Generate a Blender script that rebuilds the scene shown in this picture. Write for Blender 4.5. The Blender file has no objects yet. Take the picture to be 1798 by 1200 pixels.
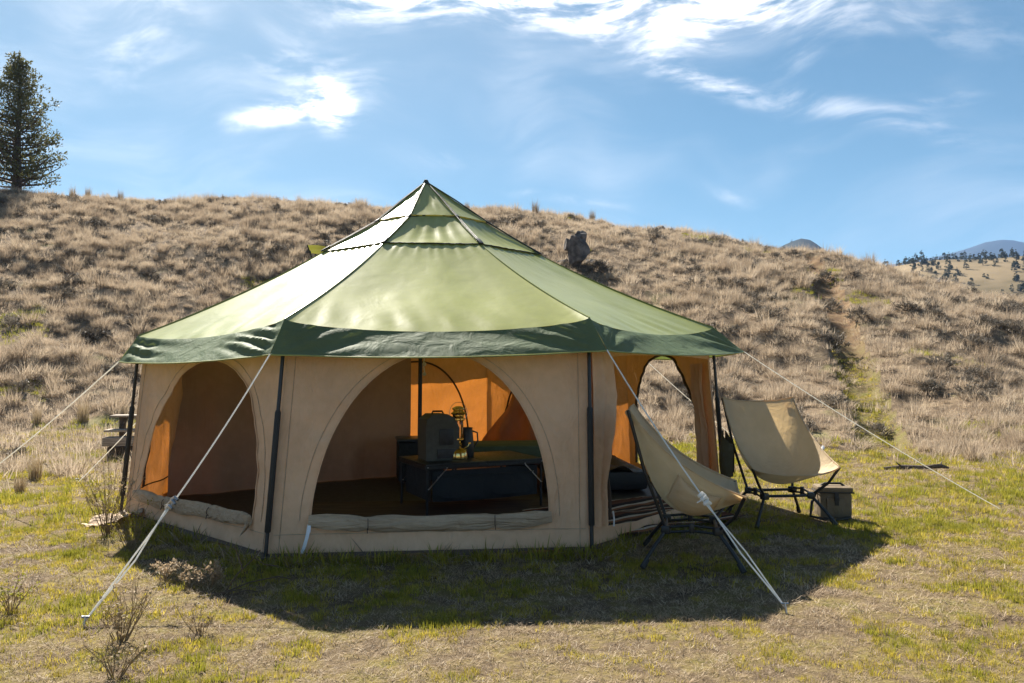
import bpy, bmesh, math, random
import numpy as np
from mathutils import Vector, Matrix, Euler

random.seed(7)
RNG = np.random.default_rng(11)
SC = bpy.context.scene
COL = SC.collection
R = math.radians

# ------------------------------------------------------------------ camera
FPX, PITCH, HC = 1400.0, 0.0312, 1.2          # focal length in photo pixels, pitch, eye height
cam_d = bpy.data.cameras.new('camera')
cam_d.sensor_width = 36.0
cam_d.lens = 36.0 * FPX / 1798.0
cam_d.clip_start = 0.05
cam_d.clip_end = 20000
cam = bpy.data.objects.new('camera', cam_d)
cam.location = (0, 0, HC)
cam.rotation_euler = (math.pi / 2 + PITCH, 0, 0)
COL.objects.link(cam)
SC.camera = cam

# ------------------------------------------------------------------ light
SUN_EL, SUN_AZ = R(43.0), R(-25.0)            # azimuth measured from +Y towards +X
SUN_DIR = Vector((math.sin(SUN_AZ) * math.cos(SUN_EL), math.cos(SUN_AZ) * math.cos(SUN_EL), math.sin(SUN_EL)))
sun_d = bpy.data.lights.new('sun', 'SUN')
sun_d.energy = 5.0
sun_d.angle = R(0.6)
sun_d.color = (1.0, 0.93, 0.82)
sun = bpy.data.objects.new('sun', sun_d)
sun.rotation_euler = SUN_DIR.to_track_quat('Z', 'Y').to_euler()
sun.location = SUN_DIR * 60
COL.objects.link(sun)

SC.view_settings.view_transform = 'Standard'
SC.view_settings.look = 'None'
SC.view_settings.gamma = 1
SC.view_settings.exposure = 1.75
SC.view_settings.use_curve_mapping = False
SC.render.engine = 'CYCLES'
SC.cycles.max_bounces = 8
SC.cycles.diffuse_bounces = 4
SC.cycles.glossy_bounces = 3
SC.cycles.transmission_bounces = 6
SC.cycles.volume_bounces = 0
SC.cycles.use_denoising = True


class NT:
    """small wrapper for building node trees"""
    def __init__(self, tree):
        self.t = tree
        self.n = tree.nodes
        self.l = tree.links

    def new(self, typ, **kw):
        nd = self.n.new(typ)
        for k, v in kw.items():
            if k in nd.bl_rna.properties:
                setattr(nd, k, v)
        return nd

    def put(self, sock, v):
        if isinstance(v, bpy.types.NodeSocket):
            self.l.new(v, sock)
        elif v is not None:
            if hasattr(sock, 'default_value') and isinstance(v, (tuple, list)) and len(v) == 3 and len(sock.default_value) == 4:
                v = (*v, 1)
            sock.default_value = v

    def math(self, op, a, b=None, c=None, clamp=False):
        nd = self.new('ShaderNodeMath', operation=op, use_clamp=clamp)
        for i, v in enumerate((a, b, c)):
            if v is not None:
                self.put(nd.inputs[i], v)
        return nd.outputs[0]

    def vmath(self, op, a, b=None, out=0):
        nd = self.new('ShaderNodeVectorMath', operation=op)
        self.put(nd.inputs[0], a)
        if b is not None:
            self.put(nd.inputs[1] if op != 'SCALE' else nd.inputs[3], b)
        return nd.outputs[out]

    def mix(self, f, a, b):
        nd = self.new('ShaderNodeMix', data_type='RGBA')
        self.put(nd.inputs[0], f)
        self.put(nd.inputs[6], a)
        self.put(nd.inputs[7], b)
        return nd.outputs[2]

    def noise(self, vec, scale, detail=3, rough=0.55, dist=0.0):
        nd = self.new('ShaderNodeTexNoise')
        self.put(nd.inputs['Vector'], vec)
        nd.inputs['Scale'].default_value = scale
        nd.inputs['Detail'].default_value = detail
        nd.inputs['Roughness'].default_value = rough
        nd.inputs['Distortion'].default_value = dist
        return nd.outputs['Fac']

    def ramp(self, f, stops):
        nd = self.new('ShaderNodeValToRGB')
        self.put(nd.inputs[0], f)
        el = nd.color_ramp.elements
        while len(el) < len(stops):
            el.new(0.5)
        for e, (p, c) in zip(el, stops):
            e.position = p
            e.color = (*c, 1) if len(c) == 3 else c
        return nd.outputs[0]

    def rng(self, v, a, b, c=0.0, d=1.0):
        nd = self.new('ShaderNodeMapRange', interpolation_type='SMOOTHSTEP')
        for i, x in enumerate((v, a, b, c, d)):
            self.put(nd.inputs[i], x)
        return nd.outputs[0]

    def mapping(self, vec, scale=(1, 1, 1), rot=(0, 0, 0), loc=(0, 0, 0)):
        nd = self.new('ShaderNodeMapping')
        self.put(nd.inputs[0], vec)
        nd.inputs[1].default_value = loc
        nd.inputs[2].default_value = rot
        nd.inputs[3].default_value = scale
        return nd.outputs[0]


# ------------------------------------------------------------------ sky
def build_sky():
    w = bpy.data.worlds.new('World')
    SC.world = w
    w.use_nodes = True
    w.node_tree.nodes.clear()
    t = NT(w.node_tree)
    sky = t.new('ShaderNodeTexSky', sky_type='NISHITA', sun_disc=False)
    sky.sun_elevation = SUN_EL
    sky.sun_rotation = SUN_AZ
    sky.altitude = 900
    sky.air_density = 1.0
    sky.dust_density = 0.5
    sky.ozone_density = 2.5
    tc = t.new('ShaderNodeTexCoord').outputs['Generated']
    sep = t.new('ShaderNodeSeparateXYZ')
    t.put(sep.inputs[0], tc)
    x, y, z = sep.outputs
    az = t.math('ARCTAN2', x, y)
    el = t.math('ARCSINE', z)
    cmb = t.new('ShaderNodeCombineXYZ')
    t.put(cmb.inputs[0], az)
    t.put(cmb.inputs[1], el)
    ae = cmb.outputs[0]                           # azimuth, elevation in radians
    # wind-drawn cirrus: warped noise stretched along a slanted axis
    warp = t.new('ShaderNodeTexNoise')
    t.put(warp.inputs['Vector'], ae)
    warp.inputs['Scale'].default_value = 3.0
    warp.inputs['Detail'].default_value = 2
    wv = t.vmath('SUBTRACT', warp.outputs['Color'], (0.5, 0.5, 0.5))
    wv = t.vmath('SCALE', wv, 0.22)
    aw = t.vmath('ADD', ae, wv)
    ab = t.vmath('ADD', ae, t.vmath('SCALE', wv, 0.32))
    st = t.mapping(aw, scale=(2.2, 11.0, 1), rot=(0, 0, R(-22)))
    n1 = t.noise(st, 1.3, 7, 0.58, 0.25)
    n2 = t.noise(aw, 2.6, 3, 0.5)
    cir = t.math('MULTIPLY', t.rng(n1, 0.40, 0.85), t.rng(n2, 0.36, 0.66))
    fine = t.noise(t.mapping(aw, scale=(5, 16, 1), rot=(0, 0, R(-14))), 3.0, 6, 0.62)

    def blob(a0, e0, ra, re, rot=0.0):
        m = t.mapping(t.vmath('SUBTRACT', ab, (a0, e0, 0)), scale=(1, 1, 1), rot=(0, 0, rot))
        m = t.vmath('MULTIPLY', m, (1 / ra, 1 / re, 0))
        d = t.vmath('LENGTH', m, out=1)
        return t.rng(d, 1.25, 0.0)

    def px(a, b):                                  # direction of a cloud seen at photo position a, b
        return math.atan((a - 899) / 1400.0), math.atan((644 - b) / 1400.0 * math.cos(math.atan((a - 899) / 1400.0)))

    dens = None
    for (a, b, ra, re, rot, k) in (
            (1090, -32, .29, .07, R(4), 1.15), (760, -25, .20, .05, R(-10), .9), (1260, 25, .10, .04, R(-20), .6),
            (582, 198, .033, .036, 0, 1.2), (500, 208, .085, .018, R(-14), .95), (540, 165, .10, .055, R(-24), .42), (660, 170, .12, .06, R(-20), .22),
            (450, 105, .09, .03, R(-25), .30), (760, 275, .06, .018, R(10), .32),
            (1210, 130, .15, .022, R(24), .42), (1180, 30, .26, .05, R(6), .32), (1400, 110, .04, .024, 0, .34), (1330, 165, .20, .022, R(16), .34),
            (1590, 225, .17, .022, R(22), .42), (1655, 178, .06, .016, R(4), .42), (1290, 335, .06, .012, R(22), .38),
            (230, 40, .12, .09, R(-30), .42), (1600, 50, .30, .045, R(14), .34), (1000, 345, .14, .010, R(6), .42)):
        a0, e0 = px(a, b)
        m = t.math('MULTIPLY', blob(a0, e0, ra, re, rot), k)
        dens = m if dens is None else t.math('ADD', dens, m)
    fm = t.math('ADD', t.math('MULTIPLY', t.rng(fine, 0.30, 0.72), 1.75), 0.06)
    dens = t.math('MULTIPLY', t.rng(t.math('MULTIPLY', dens, fm), 0.03, 1.9), 1.2)
    cl = t.math('ADD', t.math('MULTIPLY', cir, 0.55), dens, clamp=True)
    # brighter towards the sun (forward scatter in thin ice cloud), thin veil everywhere
    dt = t.vmath('DOT_PRODUCT', tc, tuple(SUN_DIR), out=1)
    glow = t.rng(dt, 0.55, 1.0, 0.0, 1.0)
    veil = t.math('MULTIPLY', t.rng(dt, 0.70, 1.0), 0.10)
    cl = t.math('ADD', cl, veil, clamp=True)
    ccol = t.mix(glow, (6.9, 7.1, 7.3), (11.0, 10.7, 10.4))
    hsv = t.new('ShaderNodeHueSaturation')
    hsv.inputs['Saturation'].default_value = 1.06
    hsv.inputs['Value'].default_value = 0.64
    t.put(hsv.inputs['Color'], sky.outputs[0])
    col = t.mix(cl, t.vmath('MULTIPLY', hsv.outputs[0], (.82, 1.03, .89)), ccol)
    bg = t.new('ShaderNodeBackground')
    t.put(bg.inputs[0], col)
    bg.inputs[1].default_value = 0.05
    out = t.new('ShaderNodeOutputWorld')
    t.l.new(bg.outputs[0], out.inputs[0])


build_sky()


# ------------------------------------------------------------------ helpers
def link(o, parent=None):
    COL.objects.link(o)
    if parent is not None:
        o.parent = parent
    return o


def tag(o, label=None, cat=None, group=None, kind=None):
    if label: o['label'] = label
    if cat: o['category'] = cat
    if group: o['group'] = group
    if kind: o['kind'] = kind
    return o


def empty(name, loc=(0, 0, 0), rz=0.0):
    o = bpy.data.objects.new(name, None)
    o.empty_display_size = 0.1
    o.location = loc
    o.rotation_euler = (0, 0, rz)
    return link(o)


class MB:
    """collects shapes and links them as ONE mesh object"""
    def __init__(self):
        self.v, self.f = [], []

    def add(self, vs, fs):
        b = len(self.v)
        self.v.extend([tuple(map(float, p)) for p in vs])
        self.f.extend([tuple(b + i for i in f) for f in fs])

    def box(self, c, s, M=None, bev=0.0):
        bm = bmesh.new()
        bmesh.ops.create_cube(bm, size=1)
        bmesh.ops.scale(bm, vec=s, verts=bm.verts)
        if bev > 0:
            bmesh.ops.bevel(bm, geom=bm.edges[:], offset=bev, segments=2, affect='EDGES', profile=0.6)
        M = Matrix.Translation(c) @ (M.to_4x4() if M is not None else Matrix.Identity(4))
        bm.transform(M)
        bm.verts.index_update()
        self.add([v.co for v in bm.verts], [[v.index for v in f.verts] for f in bm.faces])
        bm.free()

    def bar(self, a, b, w, h, up=(0, 0, 1), bev=0.0):
        a, b = Vector(a), Vector(b)
        d = (b - a)
        x = d.normalized()
        y = Vector(up).cross(x).normalized()
        z = x.cross(y)
        M = Matrix((x, y, z)).transposed()
        self.box((a + b) / 2, (d.length, w, h), M, bev)

    def tube(self, pts, r, n=8, cap=True):
        pts = [Vector(p) for p in pts]
        if not hasattr(r, '__len__'):
            r = [r] * len(pts)
        rings, ref = [], None
        for i, p in enumerate(pts):
            d = (pts[min(i + 1, len(pts) - 1)] - pts[max(i - 1, 0)])
            d = d.normalized() if d.length > 1e-9 else Vector((0, 0, 1))
            if ref is None:
                ref = Vector((1, 0, 0)) if abs(d.x) < .8 else Vector((0, 1, 0))
            a = (ref - d * ref.dot(d)).normalized()
            ref = a
            b = d.cross(a)
            rings.append([p + (a * math.cos(2 * math.pi * k / n) + b * math.sin(2 * math.pi * k / n)) * r[i] for k in range(n)])
        vs = [q for rg in rings for q in rg]
        fs = []
        for i in range(len(pts) - 1):
            for k in range(n):
                k2 = (k + 1) % n
                fs.append((i * n + k, i * n + k2, (i + 1) * n + k2, (i + 1) * n + k))
        if cap:
            fs.append(tuple(range(n - 1, -1, -1)))
            fs.append(tuple(range((len(pts) - 1) * n, len(pts) * n)))
        self.add(vs, fs)

    def lathe(self, prof, c=(0, 0, 0), n=20):
        vs = []
        for (r, z) in prof:
            for k in range(n):
                a = 2 * math.pi * k / n
                vs.append((c[0] + r * math.cos(a), c[1] + r * math.sin(a), c[2] + z))
        fs = []
        for i in range(len(prof) - 1):
            for k in range(n):
                k2 = (k + 1) % n
                fs.append((i * n + k, i * n + k2, (i + 1) * n + k2, (i + 1) * n + k))
        fs.append(tuple(range(n - 1, -1, -1)))
        fs.append(tuple(range((len(prof) - 1) * n, len(prof) * n)))
        self.add(vs, fs)

    def patch(self, fn, nu, nv, u0=0, u1=1, v0=0, v1=1):
        vs = []
        for j in range(nv + 1):
            for i in range(nu + 1):
                vs.append(fn(u0 + (u1 - u0) * i / nu, v0 + (v1 - v0) * j / nv))
        w = nu + 1
        fs = [(j * w + i, j * w + i + 1, (j + 1) * w + i + 1, (j + 1) * w + i) for j in range(nv) for i in range(nu)]
        self.add(vs, fs)

    def mesh(self, name, mat, smooth=True):
        me = bpy.data.meshes.new(name)
        me.from_pydata(self.v, [], self.f)
        if mat is not None:
            me.materials.append(mat)
        if smooth:
            me.polygons.foreach_set('use_smooth', [True] * len(me.polygons))
            try:
                me.set_sharp_from_angle(angle=R(42))
            except Exception:
                pass
        me.update()
        return me

    def build(self, name, mat, parent=None, smooth=True):
        return link(bpy.data.objects.new(name, self.mesh(name, mat, smooth)), parent)


def lerp(a, b, t):
    return a + (b - a) * t


def _hash(ix, iy, seed):
    h = (ix.astype(np.int64) * 374761393 + iy.astype(np.int64) * 668265263 + seed * 974711) & 0x7fffffff
    h = ((h ^ (h >> 13)) * 1274126177) & 0x7fffffff
    h = h ^ (h >> 16)
    return (h & 0xffff) / 65535.0


def vnoise(x, y, seed=0):
    x = np.asarray(x, float); y = np.asarray(y, float)
    ix, iy = np.floor(x), np.floor(y)
    fx, fy = x - ix, y - iy
    fx = fx * fx * (3 - 2 * fx); fy = fy * fy * (3 - 2 * fy)
    a = _hash(ix, iy, seed); b = _hash(ix + 1, iy, seed)
    c = _hash(ix, iy + 1, seed); d = _hash(ix + 1, iy + 1, seed)
    return (a + (b - a) * fx) * (1 - fy) + (c + (d - c) * fx) * fy


def fbm(x, y, seed=0, oct=4):
    s, a, n = 0.0, 0.5, 0.0
    for o in range(oct):
        s = s + a * vnoise(np.asarray(x) * 2 ** o, np.asarray(y) * 2 ** o, seed + o)
        n += a
        a *= 0.5
    return s / n


# ------------------------------------------------------------------ materials
def material(name):
    m = bpy.data.materials.new(name)
    m.use_nodes = True
    m.node_tree.nodes.clear()
    t = NT(m.node_tree)
    out = t.new('ShaderNodeOutputMaterial')
    return m, t, out


def principled(t, col, rough=0.6, spec=0.5, metal=0.0, normal=None):
    p = t.new('ShaderNodeBsdfPrincipled')
    t.put(p.inputs['Base Color'], col)
    t.put(p.inputs['Roughness'], rough)
    t.put(p.inputs['Metallic'], metal)
    t.put(p.inputs['Specular IOR Level'], spec)
    if normal is not None:
        t.put(p.inputs['Normal'], normal)
    return p


def bump(t, h, strength=0.3, dist=0.01):
    b = t.new('ShaderNodeBump')
    b.inputs['Strength'].default_value = strength
    b.inputs['Distance'].default_value = dist
    t.put(b.inputs['Height'], h)
    return b.outputs[0]


def simple(name, col, rough=0.6, metal=0.0, spec=0.5, var=0.25, scale=30.0, bmp=0.15):
    m, t, out = material(name)
    tc = t.new('ShaderNodeTexCoord').outputs['Object']
    n = t.noise(tc, scale, 4)
    c = t.mix(t.rng(n, 0.3, 0.7), tuple(x * (1 - var) for x in col), tuple(min(1, x * (1 + var)) for x in col))
    p = principled(t, c, t.rng(n, 0.2, 0.8, max(0.02, rough - 0.08), min(1, rough + 0.08)), spec, metal, bump(t, n, bmp, 0.004))
    t.l.new(p.outputs[0], out.inputs[0])
    return m


def cloth(name, col, tcol, trans, rough=0.7, spec=0.3, weave=900.0, wr=0.5, wscale=(3, 3, 9), var=0.12, sheen=0.0):
    """woven cloth that lets some light through"""
    m, t, out = material(name)
    tc = t.new('ShaderNodeTexCoord').outputs['Object']
    n = t.noise(tc, 1.7, 4)
    n2 = t.noise(tc, 14, 3)
    f = t.math('ADD', t.math('MULTIPLY', n, .7), t.math('MULTIPLY', n2, .3))
    c = t.mix(t.rng(f, 0.32, 0.68), tuple(x * (1 - var) for x in col), tuple(x * (1 + var) for x in col))
    wr1 = t.noise(t.mapping(tc, scale=wscale), 1.0, 4, 0.55, 0.6)
    wr2 = t.noise(tc, weave, 1)
    h = t.math('ADD', wr1, t.math('MULTIPLY', wr2, 0.02))
    nrm = bump(t, h, wr, 0.05)
    p = principled(t, c, rough, spec, 0, nrm)
    if sheen:
        p.inputs['Sheen Weight'].default_value = sheen
        p.inputs['Sheen Roughness'].default_value = 0.45
    tr = t.new('ShaderNodeBsdfTranslucent')
    t.put(tr.inputs[0], tcol)
    t.put(tr.inputs['Normal'], nrm)
    mx = t.new('ShaderNodeMixShader')
    mx.inputs[0].default_value = trans
    t.l.new(p.outputs[0], mx.inputs[1])
    t.l.new(tr.outputs[0], mx.inputs[2])
    t.l.new(mx.outputs[0], out.inputs[0])
    return m


def blade_mat(name, stops, trans=0.4, attr=True):
    """grass: colour differs from blade to blade and from tuft to tuft"""
    m, t, out = material(name)
    oi = t.new('ShaderNodeObjectInfo').outputs['Random']
    at = t.new('ShaderNodeAttribute', attribute_name='hue')
    f = t.math('ADD', t.math('MULTIPLY', oi, 0.5), t.math('MULTIPLY', at.outputs['Fac'], 0.5))
    c = t.ramp(f, stops)
    d = t.new('ShaderNodeBsdfPrincipled')
    t.put(d.inputs['Base Color'], c)
    d.inputs['Roughness'].default_value = 0.65
    d.inputs['Specular IOR Level'].default_value = 0.25
    tr = t.new('ShaderNodeBsdfTranslucent')
    t.put(tr.inputs[0], c)
    mx = t.new('ShaderNodeMixShader')
    mx.inputs[0].default_value = trans
    t.l.new(d.outputs[0], mx.inputs[1])
    t.l.new(tr.outputs[0], mx.inputs[2])
    t.l.new(mx.outputs[0], out.inputs[0])
    return m


M = {}
M['roof'] = cloth('roof_cloth', (.26, .27, .055), (.40, .36, .08), .08, rough=.28, spec=.66, wr=.05, wscale=(5, 5, 5))
M['valance'] = cloth('valance_cloth', (.105, .145, .078), (.36, .44, .10), .20, rough=.62, spec=.12, wr=.35, wscale=(6, 6, 9))
M['canvas'] = cloth('canvas_wall', (.72, .485, .31), (.80, .27, .042), .18, rough=.8, spec=.2, wr=.9, wscale=(5, 5, 2.5))
M['canvas_roll'] = cloth('canvas_roll', (.50, .375, .26), (.55, .30, .1), .12, rough=.8, spec=.2, wr=1.0, wscale=(3, 26, 26))
M['curtain'] = cloth('curtain_cloth', (.42, .28, .20), (.30, .12, .05), .10, rough=.85, spec=.15, wr=.35, wscale=(7, 7, 1))
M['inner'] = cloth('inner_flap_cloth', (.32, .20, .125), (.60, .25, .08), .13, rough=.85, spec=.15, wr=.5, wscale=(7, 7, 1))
M['trim'] = simple('dark_brown_trim', (.055, .036, .024), .7)
M['skirt'] = cloth('skirt_cloth', (.105, .075, .055), (.1, .06, .03), .04, rough=.75)
M['black'] = simple('black_metal', (.012, .013, .015), .42, 0.0, .5, .3, 60)
M['rope'] = cloth('rope_cord', (.84, .82, .77), (.9, .88, .82), .42, rough=.8, var=.05, wr=.1)
M['steel'] = simple('stake_steel', (.45, .45, .46), .35, 1.0)
M['seat'] = cloth('seat_canvas', (.60, .465, .30), (.78, .55, .27), .32, rough=.75, spec=.25, wr=.4, wscale=(5, 5, 5))
M['pocket'] = cloth('pocket_cloth', (.10, .085, .05), (.2, .15, .06), .10, rough=.8)
M['floor'] = simple('groundsheet', (.020, .017, .016), .6)
M['table'] = simple('table_black', (.020, .021, .023), .45, 0.2)
M['shelf'] = cloth('shelf_cloth', (.030, .033, .037), (.03, .04, .05), .05, rough=.8, wr=.5, wscale=(7, 7, 7))
M['case'] = simple('case_olive', (.085, .082, .070), .55, var=.15)
M['brass'] = simple('polished_brass', (.78, .54, .20), .18, 1.0, var=.12, scale=10, bmp=.03)
M['glass'] = None
M['bag'] = cloth('bag_cloth', (.16, .12, .075), (.2, .13, .06), .04, rough=.8, wr=.4, wscale=(9, 9, 9))
M['bagdark'] = simple('bag_strap', (.022, .020, .018), .7)
M['wood'] = None
M['white'] = simple('white_tape', (.72, .73, .76), .6, var=.08)
M['cot'] = cloth('cot_cloth', (.11, .14, .09), (.05, .06, .03), .04, rough=.8)
M['pot'] = simple('enamel_pot', (.035, .036, .042), .4)
M['quilt'] = cloth('quilt_cloth', (.13, .085, .05), (.15, .07, .02), .04, rough=.85, wr=.8, wscale=(9, 9, 9))


def mk_glass():
    m, t, out = material('lantern_glass')
    p = principled(t, (.95, .95, .93), .05, .5)
    p.inputs['Transmission Weight'].default_value = 0.9
    p.inputs['IOR'].default_value = 1.3
    t.l.new(p.outputs[0], out.inputs[0])
    return m


def mk_wood(name, a, b, scale=(2, 20, 20)):
    m, t, out = material(name)
    tc = t.new('ShaderNodeTexCoord').outputs['Object']
    n = t.noise(t.mapping(tc, scale=scale), 3, 5, .6, .4)
    c = t.mix(t.rng(n, .3, .7), a, b)
    p = principled(t, c, .8, .2, 0, bump(t, n, .5, .004))
    t.l.new(p.outputs[0], out.inputs[0])
    return m


def mk_rug():
    m, t, out = material('striped_weave')
    tc = t.new('ShaderNodeTexCoord').outputs['Object']
    w = t.noise(tc, 6, 2)
    sp = t.new('ShaderNodeSeparateXYZ')
    t.put(sp.inputs[0], tc)
    s = t.math('ADD', t.math('MULTIPLY', sp.outputs[1], 2.6), t.math('MULTIPLY', w, .05))
    s = t.math('FRACT', s)
    nd = t.new('ShaderNodeValToRGB')
    nd.color_ramp.interpolation = 'CONSTANT'
    t.put(nd.inputs[0], s)
    stops = [(0, (.10, .035, .02)), (.13, (.42, .36, .30)), (.2, (.03, .022, .02)), (.34, (.16, .05, .025)), (.42, (.40, .34, .28)),
             (.5, (.05, .03, .024)), (.62, (.22, .10, .05)), (.7, (.48, .42, .36)), (.77, (.025, .02, .02)), (.9, (.12, .05, .03))]
    el = nd.color_ramp.elements
    while len(el) < len(stops):
        el.new(.5)
    for e, (p_, c) in zip(el, stops):
        e.position = p_
        e.color = (*c, 1)
    p = principled(t, nd.outputs[0], .9, .1, 0, bump(t, t.noise(tc, 160, 2), .5, .004))
    t.l.new(p.outputs[0], out.inputs[0])
    return m


def mk_ground(name, kind):
    m, t, out = material(name)
    geo = t.new('ShaderNodeNewGeometry').outputs['Position']
    n1 = t.noise(geo, .55, 4, .6)
    n2 = t.noise(geo, 3.1, 5, .65)
    n3 = t.noise(geo, 22, 4, .7)
    if kind == 'meadow':
        a = t.ramp(n2, [(.34, (.060, .042, .030)), (.46, (.14, .105, .062)), (.56, (.17, .135, .05)), (.7, (.12, .115, .03))])
        c = t.mix(t.rng(n3, .38, .66), t.mix(.5, a, (.09, .065, .04)), a)
    elif kind == 'hill':
        a = t.ramp(n2, [(.34, (.075, .055, .038)), (.5, (.17, .125, .085)), (.68, (.28, .215, .14))])
        c = t.mix(t.rng(n3, .35, .65), t.mix(.5, a, (.11, .08, .05)), a)
        c = t.mix(t.math('MULTIPLY', t.rng(n1, .56, .7), .5), c, (.16, .17, .055))
    elif kind == 'path':
        sy = t.new('ShaderNodeSeparateXYZ')
        t.put(sy.inputs[0], geo)
        lowgreen = t.ramp(n2, [(.3, (.10, .075, .045)), (.5, (.15, .125, .055)), (.65, (.14, .135, .04))])
        a = t.mix(t.rng(sy.outputs[1], 16.0, 21.0), lowgreen, t.ramp(n2, [(.3, (.09, .055, .035)), (.5, (.17, .11, .065)), (.68, (.24, .18, .10))]))
        c = t.mix(t.rng(n3, .35, .65), t.mix(.4, a, (.1, .07, .04)), a)
    elif kind == 'far':
        geo2 = t.noise(geo, .02, 5, .6)
        c = t.ramp(geo2, [(.36, (.10, .08, .045)), (.5, (.19, .145, .085)), (.66, (.25, .19, .115))])
    else:
        geo2 = t.noise(geo, .006, 5, .6)
        c = t.ramp(geo2, [(.35, (.015, .022, .022)), (.55, (.025, .032, .028)), (.7, (.05, .05, .04))])
    h = t.math('ADD', n2, t.math('MULTIPLY', n3, .5))
    p = principled(t, c, .95, .05, 0, bump(t, h, .7, .05) if kind in ('meadow', 'hill', 'path') else None)
    t.l.new(p.outputs[0], out.inputs[0])
    return m


M['glass'] = mk_glass()
M['wood'] = mk_wood('weathered_wood', (.20, .16, .125), (.36, .30, .24))
M['darkwood'] = mk_wood('dark_wood', (.05, .04, .03), (.12, .09, .065))
M['mat'] = mk_wood('woven_floor_mat', (.035, .024, .017), (.12, .082, .055), (1.2, 14, 1))
M['rug'] = mk_rug()
M['rock'] = simple('dark_rock', (.10, .085, .075), .9, var=.6, scale=4, bmp=.8)

TAN = [(0, (.19, .148, .106)), (.3, (.32, .25, .18)), (.6, (.44, .352, .255)), (1, (.56, .472, .36))]
M['tussock'] = blade_mat('dry_bunchgrass', TAN, .42)
M['sage'] = blade_mat('grey_brush', [(0, (.09, .075, .06)), (.5, (.16, .135, .105)), (1, (.24, .205, .155))], .2)
M['weed'] = blade_mat('dead_weed', [(0, (.20, .14, .08)), (.5, (.32, .24, .14)), (1, (.42, .34, .22))], .3)
M['green'] = blade_mat('green_grass', [(0, (.13, .14, .018)), (.5, (.25, .24, .028)), (1, (.40, .35, .055))], .45)
M['yellow'] = blade_mat('yellowing_grass', [(0, (.17, .135, .022)), (.5, (.40, .325, .042)), (1, (.62, .50, .085))], .45)
M['straw'] = blade_mat('dead_straw', [(0, (.12, .08, .055)), (.4, (.30, .22, .14)), (.75, (.46, .35, .225)), (1, (.72, .62, .46))], .3)
M['juniper'] = blade_mat('juniper_leaf', [(0, (.065, .070, .026)), (.5, (.105, .105, .040)), (1, (.16, .15, .06))], .3)
M['fartree'] = blade_mat('far_juniper_leaf', [(0, (.030, .040, .022)), (.5, (.05, .06, .03)), (1, (.07, .08, .04))], .15)
M['bark'] = mk_wood('bark', (.07, .05, .038), (.16, .12, .09), (12, 12, 2))
M['meadow'] = mk_ground('meadow_soil', 'meadow')
M['hill'] = mk_ground('hill_soil', 'hill')
M['path'] = mk_ground('path_soil', 'path')
M['far'] = mk_ground('far_grassland', 'far')
M['mountain'] = mk_ground('mountain_forest', 'mountain')


# ------------------------------------------------------------------ terrain
def azpx(p):
    return math.degrees(math.atan((p - 899) / 1400.0))


RID_P = [-900, -400, 0, 300, 750, 1000, 1200, 1400, 1450, 1600, 1700, 1798, 2000, 2400, 3200]
RID_Y = [330, 335, 343, 357, 364, 390, 420, 443, 453, 489, 517, 546, 590, 630, 642]
RID_A = [azpx(p) for p in RID_P]


def terrain(x, y):
    x = np.asarray(x, float); y = np.asarray(y, float)
    d = np.hypot(x, y)
    a = np.degrees(np.arctan2(x, y))
    aa = np.clip(a, -60, 60)
    er = (644 - np.interp(aa, RID_A, RID_Y)) / 1400.0 * np.cos(np.radians(aa))
    dr = np.interp(aa, [-60, -33, 0, 33, 60], [44, 41, 36, 31, 30])
    db = np.interp(aa, [-60, -33, -8, 15, 33, 60], [17, 16.5, 15, 13.3, 12.6, 14])
    zr = np.maximum(HC + dr * er, 0.3)
    t = (d - db) / (dr - db)
    tc = np.clip(t, 0, 1)
    g = (3 * tc ** 2 - 2 * tc ** 3) + (tc ** 3 - tc ** 2) * .5 + (tc ** 3 - 2 * tc ** 2 + tc) * .35
    e = np.clip(t - 1, 0, 4)
    g = np.where(t > 1, 1 + .5 * e - .75 * e * e, g)
    z = zr * g
    z = np.maximum(z, np.minimum(-4.0 + 0 * z, zr)) if False else np.where(t > 1, np.maximum(z, -6.0), z)
    fade = np.clip(1 - np.abs(a) / 150.0, 0, 1)
    z = np.where(np.abs(a) > 75, z * np.clip((110 - np.abs(a)) / 35, 0, 1), z)
    lump = (fbm(x * .35, y * .35, 5, 4) - .5) * np.clip((d - 11) / 6, 0, 1) * .9
    small = (fbm(x * 1.4, y * 1.4, 9, 3) - .5) * np.clip((d - 7.5) / 5, 0.12, 1) * .16
    small = small * np.clip(np.hypot(x + .8, y - 7.5) - 2.9, 0, 1)          # level pitch under the tent
    return z + lump + small - path_w(x, y) * .22


PATH_PX = [(1415, 452), (1440, 480), (1458, 520), (1478, 580), (1495, 630), (1520, 690), (1535, 740), (1560, 790)]
PATH_XY = []


def path_w(x, y):
    if not PATH_XY:
        return np.zeros_like(np.asarray(x, float))
    x = np.asarray(x, float); y = np.asarray(y, float)
    best = np.full(x.shape, 1e9)
    for (p, q) in zip(PATH_XY[:-1], PATH_XY[1:]):
        ax, ay = p; bx, by = q
        dx, dy = bx - ax, by - ay
        L = dx * dx + dy * dy
        t = np.clip(((x - ax) * dx + (y - ay) * dy) / L, 0, 1)
        best = np.minimum(best, np.hypot(x - ax - t * dx, y - ay - t * dy))
    return np.clip((.44 - best) / .2, 0, 1)


def ray(px, py):
    c, s = math.cos(PITCH), math.sin(PITCH)
    a, b = (px - 899) / FPX, (600 - py) / FPX
    return np.array([a, c - b * s, s + b * c])


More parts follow.
